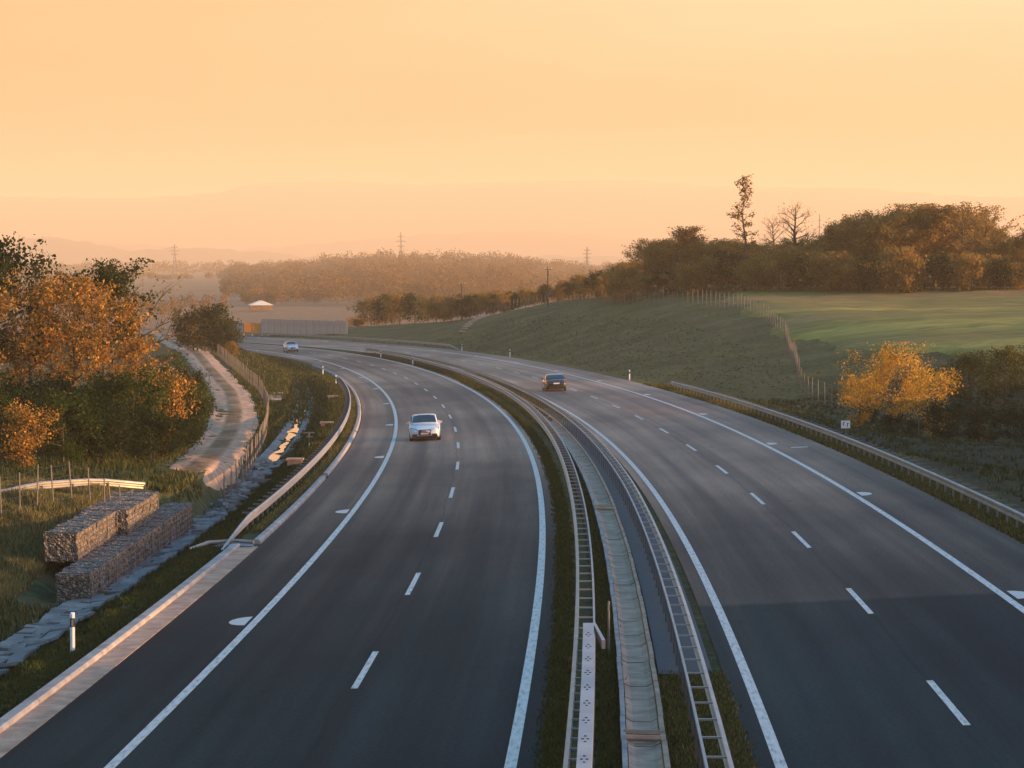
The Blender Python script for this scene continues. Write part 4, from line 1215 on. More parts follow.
# ------------------------------------------------------------------ trees
def tree_kind(kind, H, R, leafm, n_leaf, leaf, seed, trunk_r=.14, first=.25, limbs=14, cluster=.42, droop=0.0, shape='oval', tint=(0, 1), twigs=True, sub=4, spread=1.0):
    """tapered trunk, limbs and twigs; leaves cluster along the twigs. Unit tree standing at the origin."""
    rr = random.Random(seed); rg = np.random.default_rng(seed)
    r = empty(kind); mb = MB(); tips = []
    tp = [Vector((0, 0, -.3))]; n = 7
    for k in range(1, n + 1):
        f = k / n; tp.append(Vector((rr.gauss(0, .05) * H * .25 * f, rr.gauss(0, .05) * H * .25 * f, H * .92 * f)))
    mb.tube(tp, [trunk_r * (1.25 - f * 1.15) for f in np.linspace(0, 1, n + 1)], 7)
    def along(f):
        q = f * n; i = min(int(q), n - 1); return tp[i].lerp(tp[i + 1], q - i)
    for k in range(limbs):
        f = first + (1 - first) * ((k + rr.uniform(.1, .9)) / limbs) ** .9
        f = min(f, .98); p = along(f); az = k * 2.4 + rr.uniform(-.5, .5)
        if shape == 'oval': env = math.sin(math.pi * min(1, (f - first * .6) / (1.08 - first * .6))) ** .6
        elif shape == 'round': env = max(.35, math.sin(math.pi * (.12 + .84 * (f - first) / (1 - first))) ** .5)
        elif shape == 'column': env = .75 - .35 * f
        else: env = 1.05 - .75 * f
        ln = R * env * rr.uniform(.7, 1.12) * spread; up = rr.uniform(.2, .75) + (.3 if f > .7 else 0) - droop
        dirv = Vector((math.cos(az), math.sin(az), up)).normalized()
        m_ = p + dirv * ln * .5 + Vector((0, 0, rr.uniform(-.05, .12) * ln)); e_ = p + dirv * ln + Vector((0, 0, rr.uniform(-.1, .2) * ln))
        lr = trunk_r * (1 - f * .75) * .5
        mb.tube([p, m_, e_], [lr, lr * .6, lr * .15], 5)
        for j in range(sub):
            g = rr.uniform(.3, 1.0); q = p.lerp(m_, g * 2) if g < .5 else m_.lerp(e_, (g - .5) * 2)
            d2 = (dirv + Vector((rr.uniform(-1, 1), rr.uniform(-1, 1), rr.uniform(-.5, .9)))).normalized(); l2 = ln * rr.uniform(.25, .5) + .25
            q2 = q + d2 * l2
            if twigs: mb.tube([q, q.lerp(q2, .5) + Vector((0, 0, .05)), q2], [lr * .4, lr * .25, lr * .08], 4, False)
            tips.append((q, q2)); 
            if twigs and rr.random() < .7:
                q3 = q2 + (d2 + Vector((rr.uniform(-.9, .9), rr.uniform(-.9, .9), rr.uniform(-.3, .8)))).normalized() * l2 * .6
                mb.tube([q2, q3], [lr * .12, lr * .05], 3, False); tips.append((q2, q3))
        tips.append((m_, e_))
    mb.build('trunk', M['bark'], r, True); top_ = float(max(v[2] for v in mb.v))
    if n_leaf:
        T0 = np.array([t_[0] for t_ in tips]); T1 = np.array([t_[1] for t_ in tips])
        wgt = rg.uniform(.25, 1.6, len(T0)); wgt /= wgt.sum()
        ti = rg.choice(len(T0), n_leaf, p=wgt); f = rg.uniform(.1, 1.15, n_leaf)[:, None]
        c = T0[ti] * (1 - f) + T1[ti] * f + rg.normal(0, cluster, (n_leaf, 3)) * np.array([1, 1, .8])
        c[:, 2] = np.maximum(c[:, 2], .12)
        if n_leaf > 2500:
            top_ = float(np.percentile(c[:, 2], 99.6)); hi = c[:, 2] > top_; c[hi, 2] = top_ - rg.uniform(0, 1.2, hi.sum())
        a = rg.normal(0, 1, (n_leaf, 3)); a /= np.linalg.norm(a, axis=1)[:, None]
        b_ = np.cross(a, rg.normal(0, 1, (n_leaf, 3))); b_ /= np.linalg.norm(b_, axis=1)[:, None]
        sz = leaf * (.45 + 1.15 * rg.uniform(0, 1, (n_leaf, 1)) ** 1.8)
        quad = np.stack([c - a * sz * .6, c + b_ * sz * .38, c + a * sz * .7, c - b_ * sz * .38], 1).reshape(-1, 3)
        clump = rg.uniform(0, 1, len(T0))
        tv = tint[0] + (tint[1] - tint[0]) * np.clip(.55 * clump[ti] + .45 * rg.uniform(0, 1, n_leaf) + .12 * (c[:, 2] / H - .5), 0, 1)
        raw_mesh('crown', quad, 4, leafm, tv, r)
    r['_h'] = top_
    return r

class Kind:
    """keeps the first of a kind; later calls copy it"""
    def __init__(self, *a, **k): self.a, self.k, self.first, self.used = a, k, None, False
    def get(self):
        if self.first is None: self.first = tree_kind(*self.a, **self.k)
        if not self.used: self.used = True; return self.first
        return copy_tree(self.first)

def plant(kind, u, d, vtop, label, cat='tree', group=None, wide=1.0, dz=0.0, rz=None, xyz=None):
    x, y = sight(u, d) if xyz is None else xyz
    g = ground(x, y); H = (CAM_H - (vtop - 262) / 2714 * d) - g
    o = kind.get(); h0 = o['_h']; k = max(H, .5) / h0
    o.location = (x, y, g + dz); o.scale = (k * wide, k * wide, k); o.rotation_euler = (0, 0, rz if rz is not None else random.uniform(0, 6.28))
    o.name = kind.a[0]
    return tag(o, label, cat, group)

# kinds
K_OR1 = Kind('autumn_tree', 9.5, 2.9, L_ORANGE, 6500, .15, 21, trunk_r=.17, first=.22, limbs=22, cluster=.24, shape='oval', sub=5)
K_OR2 = Kind('autumn_tree', 9.0, 2.5, L_RUST, 5000, .15, 22, trunk_r=.16, first=.25, limbs=20, cluster=.22, shape='oval', sub=5)
K_GRTOP = Kind('green_tree', 10.5, 3.0, L_DARK, 8000, .18, 23, trunk_r=.17, first=.45, limbs=16, cluster=.30, shape='round', sub=5)
K_BARE = Kind('bare_tree', 8.5, 3.4, L_BROWN, 700, .15, 24, trunk_r=.32, first=.3, limbs=16, cluster=.25, shape='round', sub=7)
K_THIN = Kind('sparse_tree', 10.5, 2.4, L_GREEN, 3200, .18, 25, trunk_r=.13, first=.35, limbs=16, cluster=.28, shape='oval', sub=5)
K_GBUSH = Kind('green_bush', 3.6, 2.0, L_YGREEN, 6000, .12, 26, trunk_r=.06, first=.06, limbs=16, cluster=.20, shape='oval', sub=4, tint=(0, .85))
K_GBUSH2 = Kind('green_bush', 3.4, 2.1, L_GREEN, 6000, .14, 27, trunk_r=.06, first=.06, limbs=18, cluster=.26, shape='round', sub=4)
K_OBUSH = Kind('orange_bush', 3.4, 1.7, L_ORANGE, 3600, .12, 28, trunk_r=.05, first=.08, limbs=16, cluster=.24, shape='oval', sub=4)
K_YEL = Kind('yellow_tree', 7.2, 4.2, L_YELLOW, 9500, .17, 47, trunk_r=.15, first=.22, limbs=30, cluster=.34, shape='oval', sub=5)
K_YG = Kind('yellow_green_bush', 7.0, 3.0, L_YGREEN, 9000, .18, 30, trunk_r=.12, first=.08, limbs=24, cluster=.40, shape='round', sub=4, tint=(.12, 1.0))
K_HA = Kind('hedgerow_tree', 12.0, 4.0, L_BROWN, 14000, .22, 31, trunk_r=.2, first=.10, limbs=28, cluster=.42, shape='oval', sub=5)
K_HB = Kind('hedgerow_tree', 10.0, 3.8, L_OLIVE, 12000, .22, 32, trunk_r=.18, first=.08, limbs=26, cluster=.40, shape='oval', sub=5)
K_HC = Kind('hedgerow_tree', 11.0, 3.6, L_RUST, 9000, .20, 33, trunk_r=.18, first=.12, limbs=24, cluster=.36, shape='cone', sub=5, tint=(0.1, .8))
K_HD = Kind('sparse_tree', 12.0, 4.0, L_BROWN, 3600, .22, 34, trunk_r=.24, first=.2, limbs=20, cluster=.28, shape='oval', sub=5)
K_TALL = Kind('tall_sparse_tree', 20.0, 3.3, L_BROWN, 1500, .30, 35, trunk_r=.26, first=.30, limbs=26, cluster=.26, shape='column', sub=3, tint=(0, .6))
K_WINT = Kind('bare_tree', 12.5, 3.4, L_RUST, 500, .18, 36, trunk_r=.42, first=.28, limbs=24, cluster=.25, shape='round', sub=8)
K_SHR = Kind('hedge_shrub', 4.5, 3.0, L_OLIVE, 5000, .26, 37, trunk_r=.09, first=.05, limbs=16, cluster=.42, shape='round', sub=4)
K_SHB = Kind('hedge_shrub', 4.5, 2.8, L_BROWN, 4500, .26, 38, trunk_r=.09, first=.05, limbs=16, cluster=.42, shape='round', sub=4)
K_SHG = Kind('hedge_shrub', 5.0, 3.2, L_DARK, 5000, .27, 39, trunk_r=.1, first=.05, limbs=16, cluster=.45, shape='round', sub=4)

GL = 'trees on the left bank above the gravel track'
plant(K_OR1, 112, 147, 292, 'brightest orange autumn tree at the right end of the left clump', group=GL, wide=.92)
plant(K_OR1, 74, 150, 272, 'tall orange autumn tree in the middle of the left clump', group=GL, wide=.95)
plant(K_OR2, 30, 152, 268, 'rusty autumn tree left of the middle in the left clump', group=GL)
plant(K_OR2, 52, 168, 268, 'rusty brown tree standing behind the orange trees on the left', group=GL)
plant(K_OR2, -8, 146, 278, 'orange tree cut by the left edge of the picture', group=GL)
plant(K_GRTOP, 103, 170, 258, 'dark green crowned tree rising behind the orange trees', group=GL, wide=1.0)
plant(K_BARE, 134, 176, 274, 'nearly leafless dark branched tree at the right of the left clump', group=GL, wide=1.0)
plant(K_THIN, 16, 164, 248, 'thin sparse tree with open top at the left of the clump', group=GL)
plant(K_THIN, -12, 150, 232, 'tall sparse tree whose twigs reach in at the upper left edge', group=GL, wide=1.1)
plant(K_OR2, 132, 158, 330, 'short rusty tree below the leafless tree beside the track', group=GL)
GB = 'bushes below the left trees'
for k_, u, d, vt, lab, w in (
    (K_OBUSH, 22, 121, 398, 'glowing orange yellow bush behind the side rail at the far left', 1.0), (K_GBUSH, 62, 125, 388, 'dark green bush right of the orange yellow bush', 1.15), (K_GBUSH2, 100, 127, 400, 'dark green bush above the leaning fence posts', 1.2),
    (K_GBUSH, 134, 134, 366, 'tall green bush with yellow sprays under the brightest orange tree', 1.05), (K_OBUSH, 160, 146, 362, 'orange topped bush beside the bend of the track', .8), (K_GBUSH2, 176, 150, 392, 'low green bush closest to the track bend', .85),
    (K_GBUSH2, 150, 131, 405, 'low dark bush between the fence end and the track', 1.2), (K_GBUSH, 0, 128, 390, 'green bush at the left edge beside the orange yellow bush', 1.1), (K_GBUSH2, 38, 134, 372, 'dark bush under the rusty tree on the left', 1.2),
    (K_GBUSH2, 85, 136, 372, 'dark bush under the tall orange tree', 1.2), (K_GBUSH, 112, 138, 380, 'green bush under the right hand orange tree trunk', 1.1), (K_GBUSH2, 150, 150, 385, 'dark bush behind the orange topped bush', 1.2),
    (K_GBUSH2, 170, 166, 376, 'dark bush along the left edge of the track', .8), (K_GBUSH2, -20, 136, 385, 'dark bush cut by the left edge of the picture', 1.2)):
    plant(k_, u, d, vt, lab, 'bush', GB, w)
for k_, u, d, vt, lab, w in ((K_GBUSH2, 186, 152, 396, 'dark green bush with its foot on the track edge at the bend', .7), (K_GBUSH, 194, 172, 380, 'green bush leaning over the left edge of the track past the bend', .7), (K_GBUSH2, 190, 205, 366, 'dark bush farther up the left edge of the track', .8),
                             (K_GBUSH, 172, 230, 352, 'bush beside the straight upper part of the track', .9), (K_GBUSH2, 160, 190, 372, 'dark bush behind the orange topped bush, by the track', 1.0), (K_GBUSH2, 165, 138, 412, 'low dark bush nearest the start of the track', .9)):
    plant(k_, u, d, vt, lab, 'bush', GB, w)
GF = 'bushes between the far track and the road'
plant(K_SHG, 205, 338, 303, 'round dark green bush between the far track and the road', 'bush', GF, .95)
plant(K_SHR, 190, 350, 312, 'olive bush at the left of the clump by the far track', 'bush', GF)
plant(K_SHG, 224, 330, 322, 'low dark bush at the right of the clump by the far track', 'bush', GF, .9)
plant(K_SHG, 217, 345, 311, 'dark bush in the middle of the clump by the far track', 'bush', GF)
plant(K_SHB, 231, 322, 341, 'small reddish brown bush low beside the road past the clump', 'bush', GF, .8)
plant(K_THIN, 178, 352, 308, 'thin upright sapling left of the bushes by the far track', 'tree', GF, .6)

GR = 'bushes around the fence in the right hollow'
plant(K_YEL, 893, 202, 341, 'bright yellow round tree with the largest golden crown above the right hollow', 'tree', None, .92)
K_YSH = Kind('golden_shrub', 4.2, 2.0, L_YELLOW, 2600, .16, 41, trunk_r=.07, first=.1, limbs=14, cluster=.3, shape='oval', sub=4, tint=(0, .8))
plant(K_YSH, 860, 207, 374, 'small golden shrub at the left foot of the yellow tree', 'shrub', None, 1.1)
plant(K_YSH, 934, 209, 368, 'small golden shrub at the right foot of the yellow tree', 'shrub', None, .9)
for k_, u, d, vt, lab, w in ((K_YG, 972, 222, 350, 'tall dark bush with yellow tips right of the yellow tree', 1.0), (K_YG, 1006, 224, 345, 'yellow tipped bush second from the right edge', 1.0), (K_YG, 1042, 220, 342, 'yellow tipped bush cut by the right edge', 1.0),
                             (K_GBUSH2, 948, 203, 398, 'low dark green bush between the yellow tree and the yellow tipped bushes', 1.0), (K_GBUSH2, 985, 198, 405, 'low dark bush in front of the yellow tipped bushes', 1.1),
                             (K_GBUSH2, 1020, 196, 405, 'low dark bush at the right edge below the yellow tipped bushes', 1.1), (K_GBUSH2, 915, 206, 418, 'low dark bush under the right side of the yellow tree', 1.0), (K_GBUSH2, 870, 212, 404, 'low dark bush under the left side of the yellow tree', .9), (K_GBUSH2, 893, 200, 412, 'low dark bush in front of the yellow tree trunk', 1.2)):
    plant(k_, u, d, vt, lab, 'bush', GR, w)

# hedgerow behind the field
HG = 'trees of the hedgerow behind the right field'
plant(K_TALL, 744, 372, 176, 'tallest thin sparse tree towering over the hedgerow', 'tree', HG)
plant(K_WINT, 795, 385, 198, 'bare forked tree standing above the hedgerow', 'tree', HG)
plant(K_WINT, 773, 392, 212, 'smaller bare tree between the tallest tree and the bare forked tree', 'tree', HG, .8)
hedge = [(K_HB, 622, 405, 262, 'olive tree at the left end of the hedgerow'), (K_HD, 645, 398, 238, 'open crowned tree near the left end of the hedgerow'), (K_HA, 665, 395, 240, 'full brown tree right of the open crowned left tree'),
         (K_HC, 688, 388, 226, 'dark pointed tree left of the tallest tree'), (K_HB, 706, 385, 240, 'olive tree just left of the tallest tree'), (K_HA, 728, 380, 238, 'brown tree at the foot of the tallest tree'),
         (K_HB, 752, 378, 244, 'low olive tree right of the tallest tree'), (K_HC, 782, 376, 244, 'rusty tree below the two bare trees'), (K_HA, 812, 372, 240, 'brown tree right of the bare forked tree'),
         (K_HC, 838, 370, 226, 'rusty tree where the hedgerow rises again'), (K_HA, 862, 368, 214, 'tall brown tree left of the fullest hedgerow crown'), (K_HB, 884, 364, 214, 'olive tree left of the fullest crown'),
         (K_HA, 908, 366, 204, 'fullest brown crown at the highest part of the hedgerow'), (K_HC, 934, 364, 206, 'rusty tree right of the fullest crown'), (K_HD, 962, 362, 202, 'open crowned tree at the right of the highest part'),
         (K_HD, 985, 368, 205, 'airy tree at the right shoulder of the hedgerow'), (K_HB, 1006, 366, 238, 'low olive tree in the gap near the right edge'), (K_HA, 1034, 364, 228, 'brown tree at the right edge of the picture')]
for k_, u, d, vt, lab in hedge: plant(k_, u, d, vt, lab, 'tree', HG, 1.35 if k_ is not K_HD else 1.1)
back = [(612, 272), (640, 244), (665, 236), (688, 230), (715, 240), (760, 241), (800, 240), (825, 232), (845, 222), (870, 212), (905, 205), (935, 206), (960, 210), (985, 215), (1005, 232), (1024, 236), (1060, 226)]
for i, u in enumerate(range(628, 1056, 15)):
    plant((K_HA, K_HB, K_HC, K_HB)[i % 4], u + random.uniform(-4, 4), float(np.interp(u, [600, 700, 800, 1060], [416, 394, 384, 376])) + random.uniform(-4, 6), float(np.interp(u, *zip(*back))) + random.uniform(-3, 6),
          'rusty brown tree closing the back row of the hedgerow on the right', 'tree', 'back row trees of the right hedgerow', 1.1)
HS = 'shrubs filling the foot of the hedgerow'
for i, u in enumerate(range(612, 1060, 17)):
    d = float(np.interp(u, [600, 700, 800, 1060], [402, 376, 362, 352])) + random.uniform(-3, 5)
    plant((K_SHR, K_SHB, K_SHR, K_SHG)[i % 4], u + random.uniform(-4, 4), d, float(np.interp(u, [600, 700, 850, 1060], [276, 256, 248, 256])) + random.uniform(-6, 8), 'dull olive brown shrub in the foot of the hedgerow behind the right field', 'shrub', HS, 1.0)
# crest shrubs towards the left
CS = 'crest shrubs behind the fence'
for i, (u, d, vt) in enumerate([(606, 425, 276), (588, 435, 276), (572, 440, 282), (556, 452, 288), (535, 462, 290), (518, 470, 292), (503, 476, 293), (486, 484, 292), (470, 490, 294), (452, 500, 296), (436, 510, 296), (598, 432, 270), (580, 446, 274), (526, 468, 288), (510, 478, 291), (494, 486, 290), (478, 492, 292), (461, 500, 294), (444, 510, 295), (428, 520, 295), (545, 460, 284), (564, 450, 280), (615, 428, 268), (500, 482, 294), (470, 497, 297), (452, 506, 297)]):
    plant((K_SHB, K_SHR, K_SHG)[i % 3], u, d, vt, 'brown green shrub in the row along the crest behind the utility poles', 'shrub', CS, .9)
LS = 'dark bushes where the crest ends'
for i, (u, d, vt, lab) in enumerate([(415, 530, 293, 'round bush right of the dark group where the crest ends'), (400, 540, 292, 'dark round bush second from right where the crest ends'), (386, 548, 294, 'dark round bush in the middle where the crest ends'), (371, 555, 297, 'leftmost large dark bush where the crest ends')]):
    plant((K_SHG, K_SHB)[i % 2], u, d, vt, lab, 'bush', LS, 1.1)
YS = 'yellow scrub behind the noise barrier'
for i, (u, d, vt) in enumerate([(352, 570, 316), (340, 560, 320), (362, 575, 314), (300, 575, 324), (320, 570, 322), (358, 556, 319)]):
    plant((K_OBUSH, K_SHB)[i % 2], u, d, vt, 'small yellow brown bush peeping over the far noise barrier', 'bush', YS, 1.5)

# far wood on the plain: one hazy mass
def far_wood():
    rg = np.random.default_rng(5); C, Sz, Tn = [], [], []
    def clump(x, y, h, rad_, n):
        k = rg.normal(0, 1, (n, 3)); k /= np.linalg.norm(k, axis=1)[:, None]; k *= rg.uniform(.45, 1.05, (n, 1))
        C.append(np.array([x, y, PLAIN_Z + h * .56]) + k * np.array([rad_, rad_, h * .46])); Sz.append(rg.uniform(.4, .9, n)); Tn.append(rg.uniform(0, 1, n))
    prof = [(225, 272), (238, 264), (262, 266), (285, 262), (330, 258), (390, 252), (470, 253), (520, 256), (545, 262), (610, 268), (660, 262)]
    for d0, lift, rr_ in ((1060, 25, 3.0), (1150, 20, 3.2), (1300, 15, 3.6), (1500, 10, 4.4), (1800, 6, 5.2), (2150, 2, 6.4), (2350, 0, 7.0), (2430, 1, 7.0)):
        u0 = 226 if d0 > 1250 else 245
        for u in np.arange(u0, 650, rr_ * 2714 / d0 * .50):
            u2 = u + rg.uniform(-2, 2); d = d0 + rg.uniform(-40, 40); vt = np.interp(u2, *zip(*prof)) + lift + 2.2 * math.sin(u * .11 + d0) + rg.uniform(-4, 5)
            x, y = sight(u2, d); h = CAM_H - (vt - 262) / 2714 * d - PLAIN_Z
            if h < 3: continue
            clump(x, y, h, rg.uniform(.7, 1.2) * rr_, 330)
    for u in np.arange(-30, 235, 5.0):
        if rg.uniform() < .35: continue
        u2 = u + rg.uniform(-3, 3); d = rg.uniform(2500, 2900); x, y = sight(u2, d); h = CAM_H - (rg.uniform(270, 290) - 262) / 2714 * d - PLAIN_Z
        clump(x, y, max(h, 4), rg.uniform(3, 6), 420)
    for u in np.arange(135, 230, 6.0):
        u2 = u + rg.uniform(-3, 3); d = rg.uniform(760, 900); x, y = sight(u2, d); h = CAM_H - (rg.uniform(290, 303) - 262) / 2714 * d - PLAIN_Z
        clump(x, y, max(h, 2.5), rg.uniform(1.2, 2), 260)
    for u in np.arange(-60, 1100, 7.0):
        u2 = u + rg.uniform(-3, 3); d = rg.uniform(3300, 3700); x, y = sight(u2, d); clump(x, y, rg.uniform(12, 20), rg.uniform(9, 15), 300)
    c = np.concatenate(C); n = len(c); sz = (np.concatenate(Sz) * (C_d := np.concatenate([np.full(len(q_), q_[:, 1].mean() / 2000.0) for q_ in C])))[:, None]
    a = rg.normal(0, 1, (n, 3)); a /= np.linalg.norm(a, axis=1)[:, None]; b = np.cross(a, rg.normal(0, 1, (n, 3))); b /= np.linalg.norm(b, axis=1)[:, None]
    q = np.stack([c - a * sz, c + b * sz * .6, c + a * sz, c - b * sz * .6], 1).reshape(-1, 3)
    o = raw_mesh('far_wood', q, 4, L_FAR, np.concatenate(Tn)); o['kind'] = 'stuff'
    tag(o, 'far wood on the plain fading into the orange haze', 'wood')
far_wood()

# ------------------------------------------------------------------ grass tufts
def tufts(name, label, spec, seed):
    rg = np.random.default_rng(seed); allq, allt = [], []
    for n, s0, s1, o0, o1, zf, hgt, t0, t1, pw in spec:
        s = s0 + (s1 - s0) * rg.uniform(0, 1, n) ** pw; o = rg.uniform(o0, o1, n)
        x, y = xy(s, o); z = zf(s, o)
        keep = z > PLAIN_Z + .2
        if o0 < -17:
            dt = np.full(n, 99.0)
            for i in range(0, len(TX_), 2): dt = np.minimum(dt, np.hypot(x - TX_[i], y - TY_[i]))
            keep &= dt > 2.0
        for k in range(4):
            an = rg.uniform(0, 6.28, n); h = hgt * rg.uniform(.4, 1.25, n); w = .018 * rg.uniform(.8, 1.7, n) * (1 + s / 160); lean = rg.uniform(.1, .8, n) * h
            bx = x + rg.normal(0, .07, n); by = y + rg.normal(0, .07, n)
            dx, dy = np.cos(an), np.sin(an)
            p0 = np.stack([bx - dy * w, by + dx * w, z - .03], -1); p1 = np.stack([bx + dy * w, by - dx * w, z - .03], -1)
            p2 = np.stack([bx + dx * lean, by + dy * lean, z + h], -1)
            allq.append(np.stack([p0, p1, p2], 1)[keep].reshape(-1, 3)); allt.append((t0 + (t1 - t0) * rg.uniform(0, 1, n))[keep])
    o = raw_mesh(name, np.concatenate(allq), 3, L_GRASS, np.concatenate(allt)); o['kind'] = 'stuff'; tag(o, label, 'grass')
lz = left_sheet_z
rzf = right_sheet_z
tufts('grass', 'short grass growing on the left verge and bank', [
    (26000, 50, 150, -16.2, -13.4, lz, .085, 0, .45, 1.3), (40000, 72, 112, -27, -19.3, lz, .30, .6, 1.0, 1.0), (6000, 50, 85, -24, -17.8, lz, .22, .1, .9, 1.0), (14000, 150, 300, -16.2, -13.2, lz, .22, 0, .8, 1.0), (9000, 115, 300, -19.5, -17.8, lz, .25, 0, .9, 1.0), (8000, 200, 420, -24, -14, lz, .35, 0, .9, 1.0), (16000, 112, 260, -34, -19.6, lz, .32, 0, .8, 1.0)], 1)  # sunlit bank and shaded verge are put into the blade tints
tufts('grass', 'grass strips growing along the median', [
    (9000, 44, 130, -.85, -.48, med_z, .12, 0, .6, 1.2), (9000, 44, 260, -2.0, -1.5, med_z, .10, 0, .6, 1.3), (6000, 44, 61, .5, 1.9, med_z, .12, .2, .9, 1.0), (5000, 130, 330, -.9, -.3, med_z, .14, 0, .7, 1.0), (5000, 180, 340, .3, 1.7, med_z, .14, 0, .7, 1), (5000, 240, 400, -1.9, 1.9, med_z, .15, 0, .7, 1)], 2)
tufts('grass', 'rough grass growing on the right verge and slope', [
    (16000, 70, 240, 13.0, 14.6, rzf, .16, .1, .9, 1.2), (7000, 90, 430, 14.6, 30, rzf, .11, .5, .9, 1.25), (14000, 90, 235, 16.5, 44, rzf, .22, 0, .25, 1.0)], 3)  # darkest blades carry the shade of the hollow in their tint
tufts('grass', 'yellow weeds growing between the left guardrail and its kerb', [(5000, 100, 260, -13.2, -12.8, lambda s, o: surf(s, o) - .03, .16, .5, 1.0, 1.0)], 4)

# ------------------------------------------------------------------ cars
def car(label, paint, s, off, towards, suv=False, group=None, face='white'):
    """long axis local y; local -y is the nose"""
    x, y = xy(s, off); rz = -heading(s) + (0 if towards else math.pi)
    r = empty('car', (float(x), float(y), float(surf(s, off)) + .008), rz, label, 'car', group)
    if suv: r.scale = (1.0, .95, 1.13)
    tilt = math.atan(.045)
    r.rotation_euler = (0, (-tilt if towards else tilt), rz)
    W = .92; L = 4.7
    ws, wr = (.86, 3.65), .33
    st = np.array([0, .06, .18, .4, .56, .66, .78, .95, 1.07, 1.16, 1.3, 1.6, 2.1, 2.7, 3.2, 3.36, 3.46, 3.65, 3.84, 3.94, 4.1, 4.35, 4.55, 4.66, 4.7])
    hood = np.interp(st, [0, .06, .2, .6, 1.25, 1.6, 3.6, 4.0, 4.5, 4.66, 4.7], [.56, .66, .74, .83, .92, .96, .98, 1.0, .98, .92, .78])
    hw = np.interp(st, [0, .06, .25, .6, 1.0, 3.6, 4.3, 4.6, 4.7], [.66, .74, .83, .90, W, W, .88, .80, .72])
    bot = np.interp(st, [0, .1, .3, 4.4, 4.65, 4.7], [.26, .20, .18, .20, .28, .34])
    mb = MB(); rings = []
    for i, t_ in enumerate(st):
        w, h, b = hw[i], hood[i], bot[i]; sb = b
        for c in ws:
            if abs(t_ - c) < .38: sb = max(sb, wr + math.sqrt(max(0, .38 ** 2 - (t_ - c) ** 2)))
        sb = min(sb, h - .1)
        half = [(w * .78, b), (w * .99, sb + .0), (w, min(sb + .10, h - .08)), (w * 1.0, h * .74 if h * .74 > sb + .12 else h - .06), (w * .95, h - .025), (w * .80, h + .018), (w * .4, h + .04)]
        ring = [(a, t_ - L / 2, z) for a, z in half] + [(0, t_ - L / 2, h + .045)] + [(-a, t_ - L / 2, z) for a, z in reversed(half)]
        rings.append(ring)
    mb.loft(rings)
    # greenhouse
    roof_z = 1.43
    gh = [(1.22, .80, .95, 0.96), (1.95, .70, .97, 1.36), (2.35, .68, .98, roof_z), (2.9, .68, .98, roof_z), (3.4, .66, .99, 1.36), (4.12, .70, 1.0, 1.02)]
    rings = []
    for t_, wt, zb, zt in gh:
        zb_ = zb - .05; bw = .84 if 1.3 < t_ < 4 else .80
        rings.append([(bw, t_ - L / 2, zb_), (bw * .98, t_ - L / 2, zb_ + .06 if zt > zb_ + .12 else zt - .02), (wt, t_ - L / 2, zt - .03), (wt * .85, t_ - L / 2, zt), (0, t_ - L / 2, zt + .02),
                      (-wt * .85, t_ - L / 2, zt), (-wt, t_ - L / 2, zt - .03), (-bw * .98, t_ - L / 2, zb_ + .06 if zt > zb_ + .12 else zt - .02), (-bw, t_ - L / 2, zb_)])
    mb.loft(rings)
    body = fix_normals(mb.build('body', paint, r, True))
    # glass, set proud of the shell
    def pane(name, q, nrm, th=.012):
        m_ = MB(); n_ = Vector(nrm).normalized(); a = [Vector(p) + n_ * .034 for p in q]; b = [p - n_ * .03 for p in a]
        m_.loft([b, a]); return fix_normals(m_.build(name, M['glassdark'], r))
    y0 = -L / 2
    pane('windscreen', [(-.70, y0 + 1.33, 1.03), (.70, y0 + 1.33, 1.03), (.62, y0 + 1.96, 1.355), (.3, y0 + 2.02, 1.40), (-.3, y0 + 2.02, 1.40), (-.62, y0 + 1.96, 1.355)], (0, -.5, .86))
    pane('rear_window', [(.62, y0 + 3.46, 1.345), (-.62, y0 + 3.46, 1.345), (-.68, y0 + 4.03, 1.07), (.68, y0 + 4.03, 1.07)], (0, .48, .88))
    for sx in (-1, 1):
        pane('side_window', [(sx * .80, y0 + 1.55, 1.01), (sx * .80, y0 + 2.5, 1.01), (sx * .70, y0 + 2.45, 1.36), (sx * .715, y0 + 2.05, 1.33)], (sx, 0, .28))
        pane('side_window', [(sx * .80, y0 + 2.56, 1.01), (sx * .79, y0 + 3.7, 1.02), (sx * .69, y0 + 3.3, 1.34), (sx * .695, y0 + 2.51, 1.36)], (sx, 0, .28))
        m_ = MB(); m_.box((sx * .965, y0 + 1.58, 1.01), (.16, .09, .11)); m_.box((sx * .88, y0 + 1.60, .97), (.10, .05, .04)); m_.build('wing_mirror', paint, r)
        m_ = MB()
        q = [(sx * .84, y0 + .30, .68), (sx * .40, y0 + .055, .60), (sx * .40, y0 + .075, .70), (sx * .62, y0 + .17, .755), (sx * .86, y0 + .46, .80)]
        m_.loft([[(a * .97, b + .05, c) for a, b, c in q], [(a, b - .05, c) for a, b, c in q]]); fix_normals(m_.build('headlight', M['lamp_clear'], r))
        m_ = MB(); m_.box((sx * .62, y0 + L - .085, .84), (.42, .09, .14)); m_.box((sx * .80, y0 + L - .17, .85), (.12, .16, .14)); m_.build('tail_light', M['lamp_red'], r)
        m_ = MB(); m_.box((sx * .58, y0 + .05, .36), (.30, .14, .15)); m_.build('air_intake', M['dark'], r)
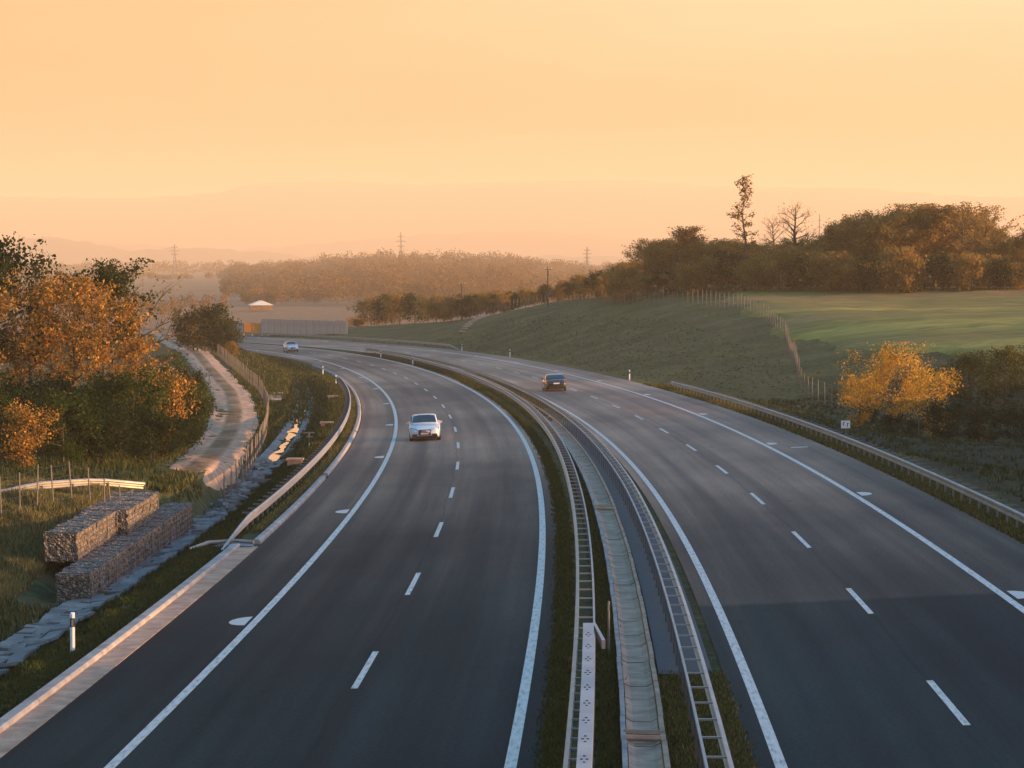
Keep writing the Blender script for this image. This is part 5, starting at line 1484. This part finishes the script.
        for c in ws:
            m_ = MB(); m_.loft([[(sx * (.70 + dx), y0 + c + rr_ * math.cos(a), wr + rr_ * math.sin(a)) for a in np.linspace(0, 2 * math.pi, 21)[:-1]] for dx, rr_ in ((0, .28), (.01, .325), (.17, .325), (.205, .30), (.20, .23))])
            w_ = fix_normals(m_.build('wheel', M['tyre'], r))
            m_ = MB()
            for k in range(5):
                a = 2 * math.pi * k / 5
                m_.box((sx * .905, y0 + c + .11 * math.cos(a), wr + .11 * math.sin(a)), (.025, .05, .22), 0, Matrix.Rotation(-(a - math.pi / 2), 3, 'X') if False else Matrix.Rotation(a - math.pi / 2, 3, 'X'))
            m_.loft([[(sx * xx, y0 + c + .235 * f * math.cos(a), wr + .235 * f * math.sin(a)) for a in np.linspace(0, 2 * math.pi, 17)[:-1]] for xx, f in ((.88, 1), (.905, 1), (.905, .88))], caps=False)
            fix_normals(m_.build('rim', M['chrome'], w_))
    m_ = MB(); m_.loft([[(-.34, y0 + .05, .34), (.34, y0 + .05, .34), (.38, y0 + .06, .62), (.30, y0 + .07, .69), (-.30, y0 + .07, .69), (-.38, y0 + .06, .62)],
                        [(-.34, y0 - .012, .34), (.34, y0 - .012, .34), (.38, y0 - .012, .60), (.30, y0 + .015, .675), (-.30, y0 + .015, .675), (-.38, y0 - .012, .60)]])
    gr = fix_normals(m_.build('grille', M['dark'], r))
    m_ = MB()
    for k in range(4):
        cx = -.135 + .09 * k; m_.tube([(cx + .055 * math.cos(a), y0 - .02, .60 + .055 * math.sin(a)) for a in np.linspace(0, 2 * math.pi, 13)], .008, 4, False)
    if not suv: m_.build('emblem', M['chrome'], gr)
    m_ = MB(); m_.box((0, y0 - .022, .45), (.46, .014, .10)); m_.build('number_plate', M['conc_post'], r)
    m_ = MB(); m_.box((0, y0 + L + .0, .70), (.52, .02, .115)); m_.build('number_plate', M['white'], r)
    m_ = MB(); m_.box((0, y0 + .08, .25), (1.50, .22, .15)); m_.box((0, y0 + L - .06, .36), (1.3, .14, .16)); m_.build('lower_bumper', M['dark'], r)
    return r
GC = 'cars driving on the motorway'
car('white saloon car with dark grille driving towards the camera in the left lanes', M['whitecar'], 160.5, -8.1, True, group=GC)
car('black car seen from behind driving away on the right carriageway', M['blackcar'], 236.5, 4.75, False, group=GC)
car('small distant white car rounding the far end of the left bend', M['whitecar'], 417, -7.7, True, suv=True, group=GC)

# ------------------------------------------------------------------ haze: one closed box of even air round camera and scene
HZ0, HZ1 = -20.0, 412.0
mb = MB(); mb.box((0, 7800, (HZ0 + HZ1) / 2), (17000, 17600, HZ1 - HZ0))
m, t, out = mat_new('haze_air')
pv = t.nodes.new('ShaderNodeVolumePrincipled')
pv.inputs['Color'].default_value = (.97, .77, .54, 1)
pv.inputs['Density'].default_value = 1.75e-4
pv.inputs['Anisotropy'].default_value = .05
t.links.new(pv.outputs[0], out.inputs['Volume'])
hz = mb.build('haze', m); fix_normals(hz); hz['kind'] = 'stuff'
for o_ in bpy.data.objects:
    if '_h' in o_: del o_['_h']
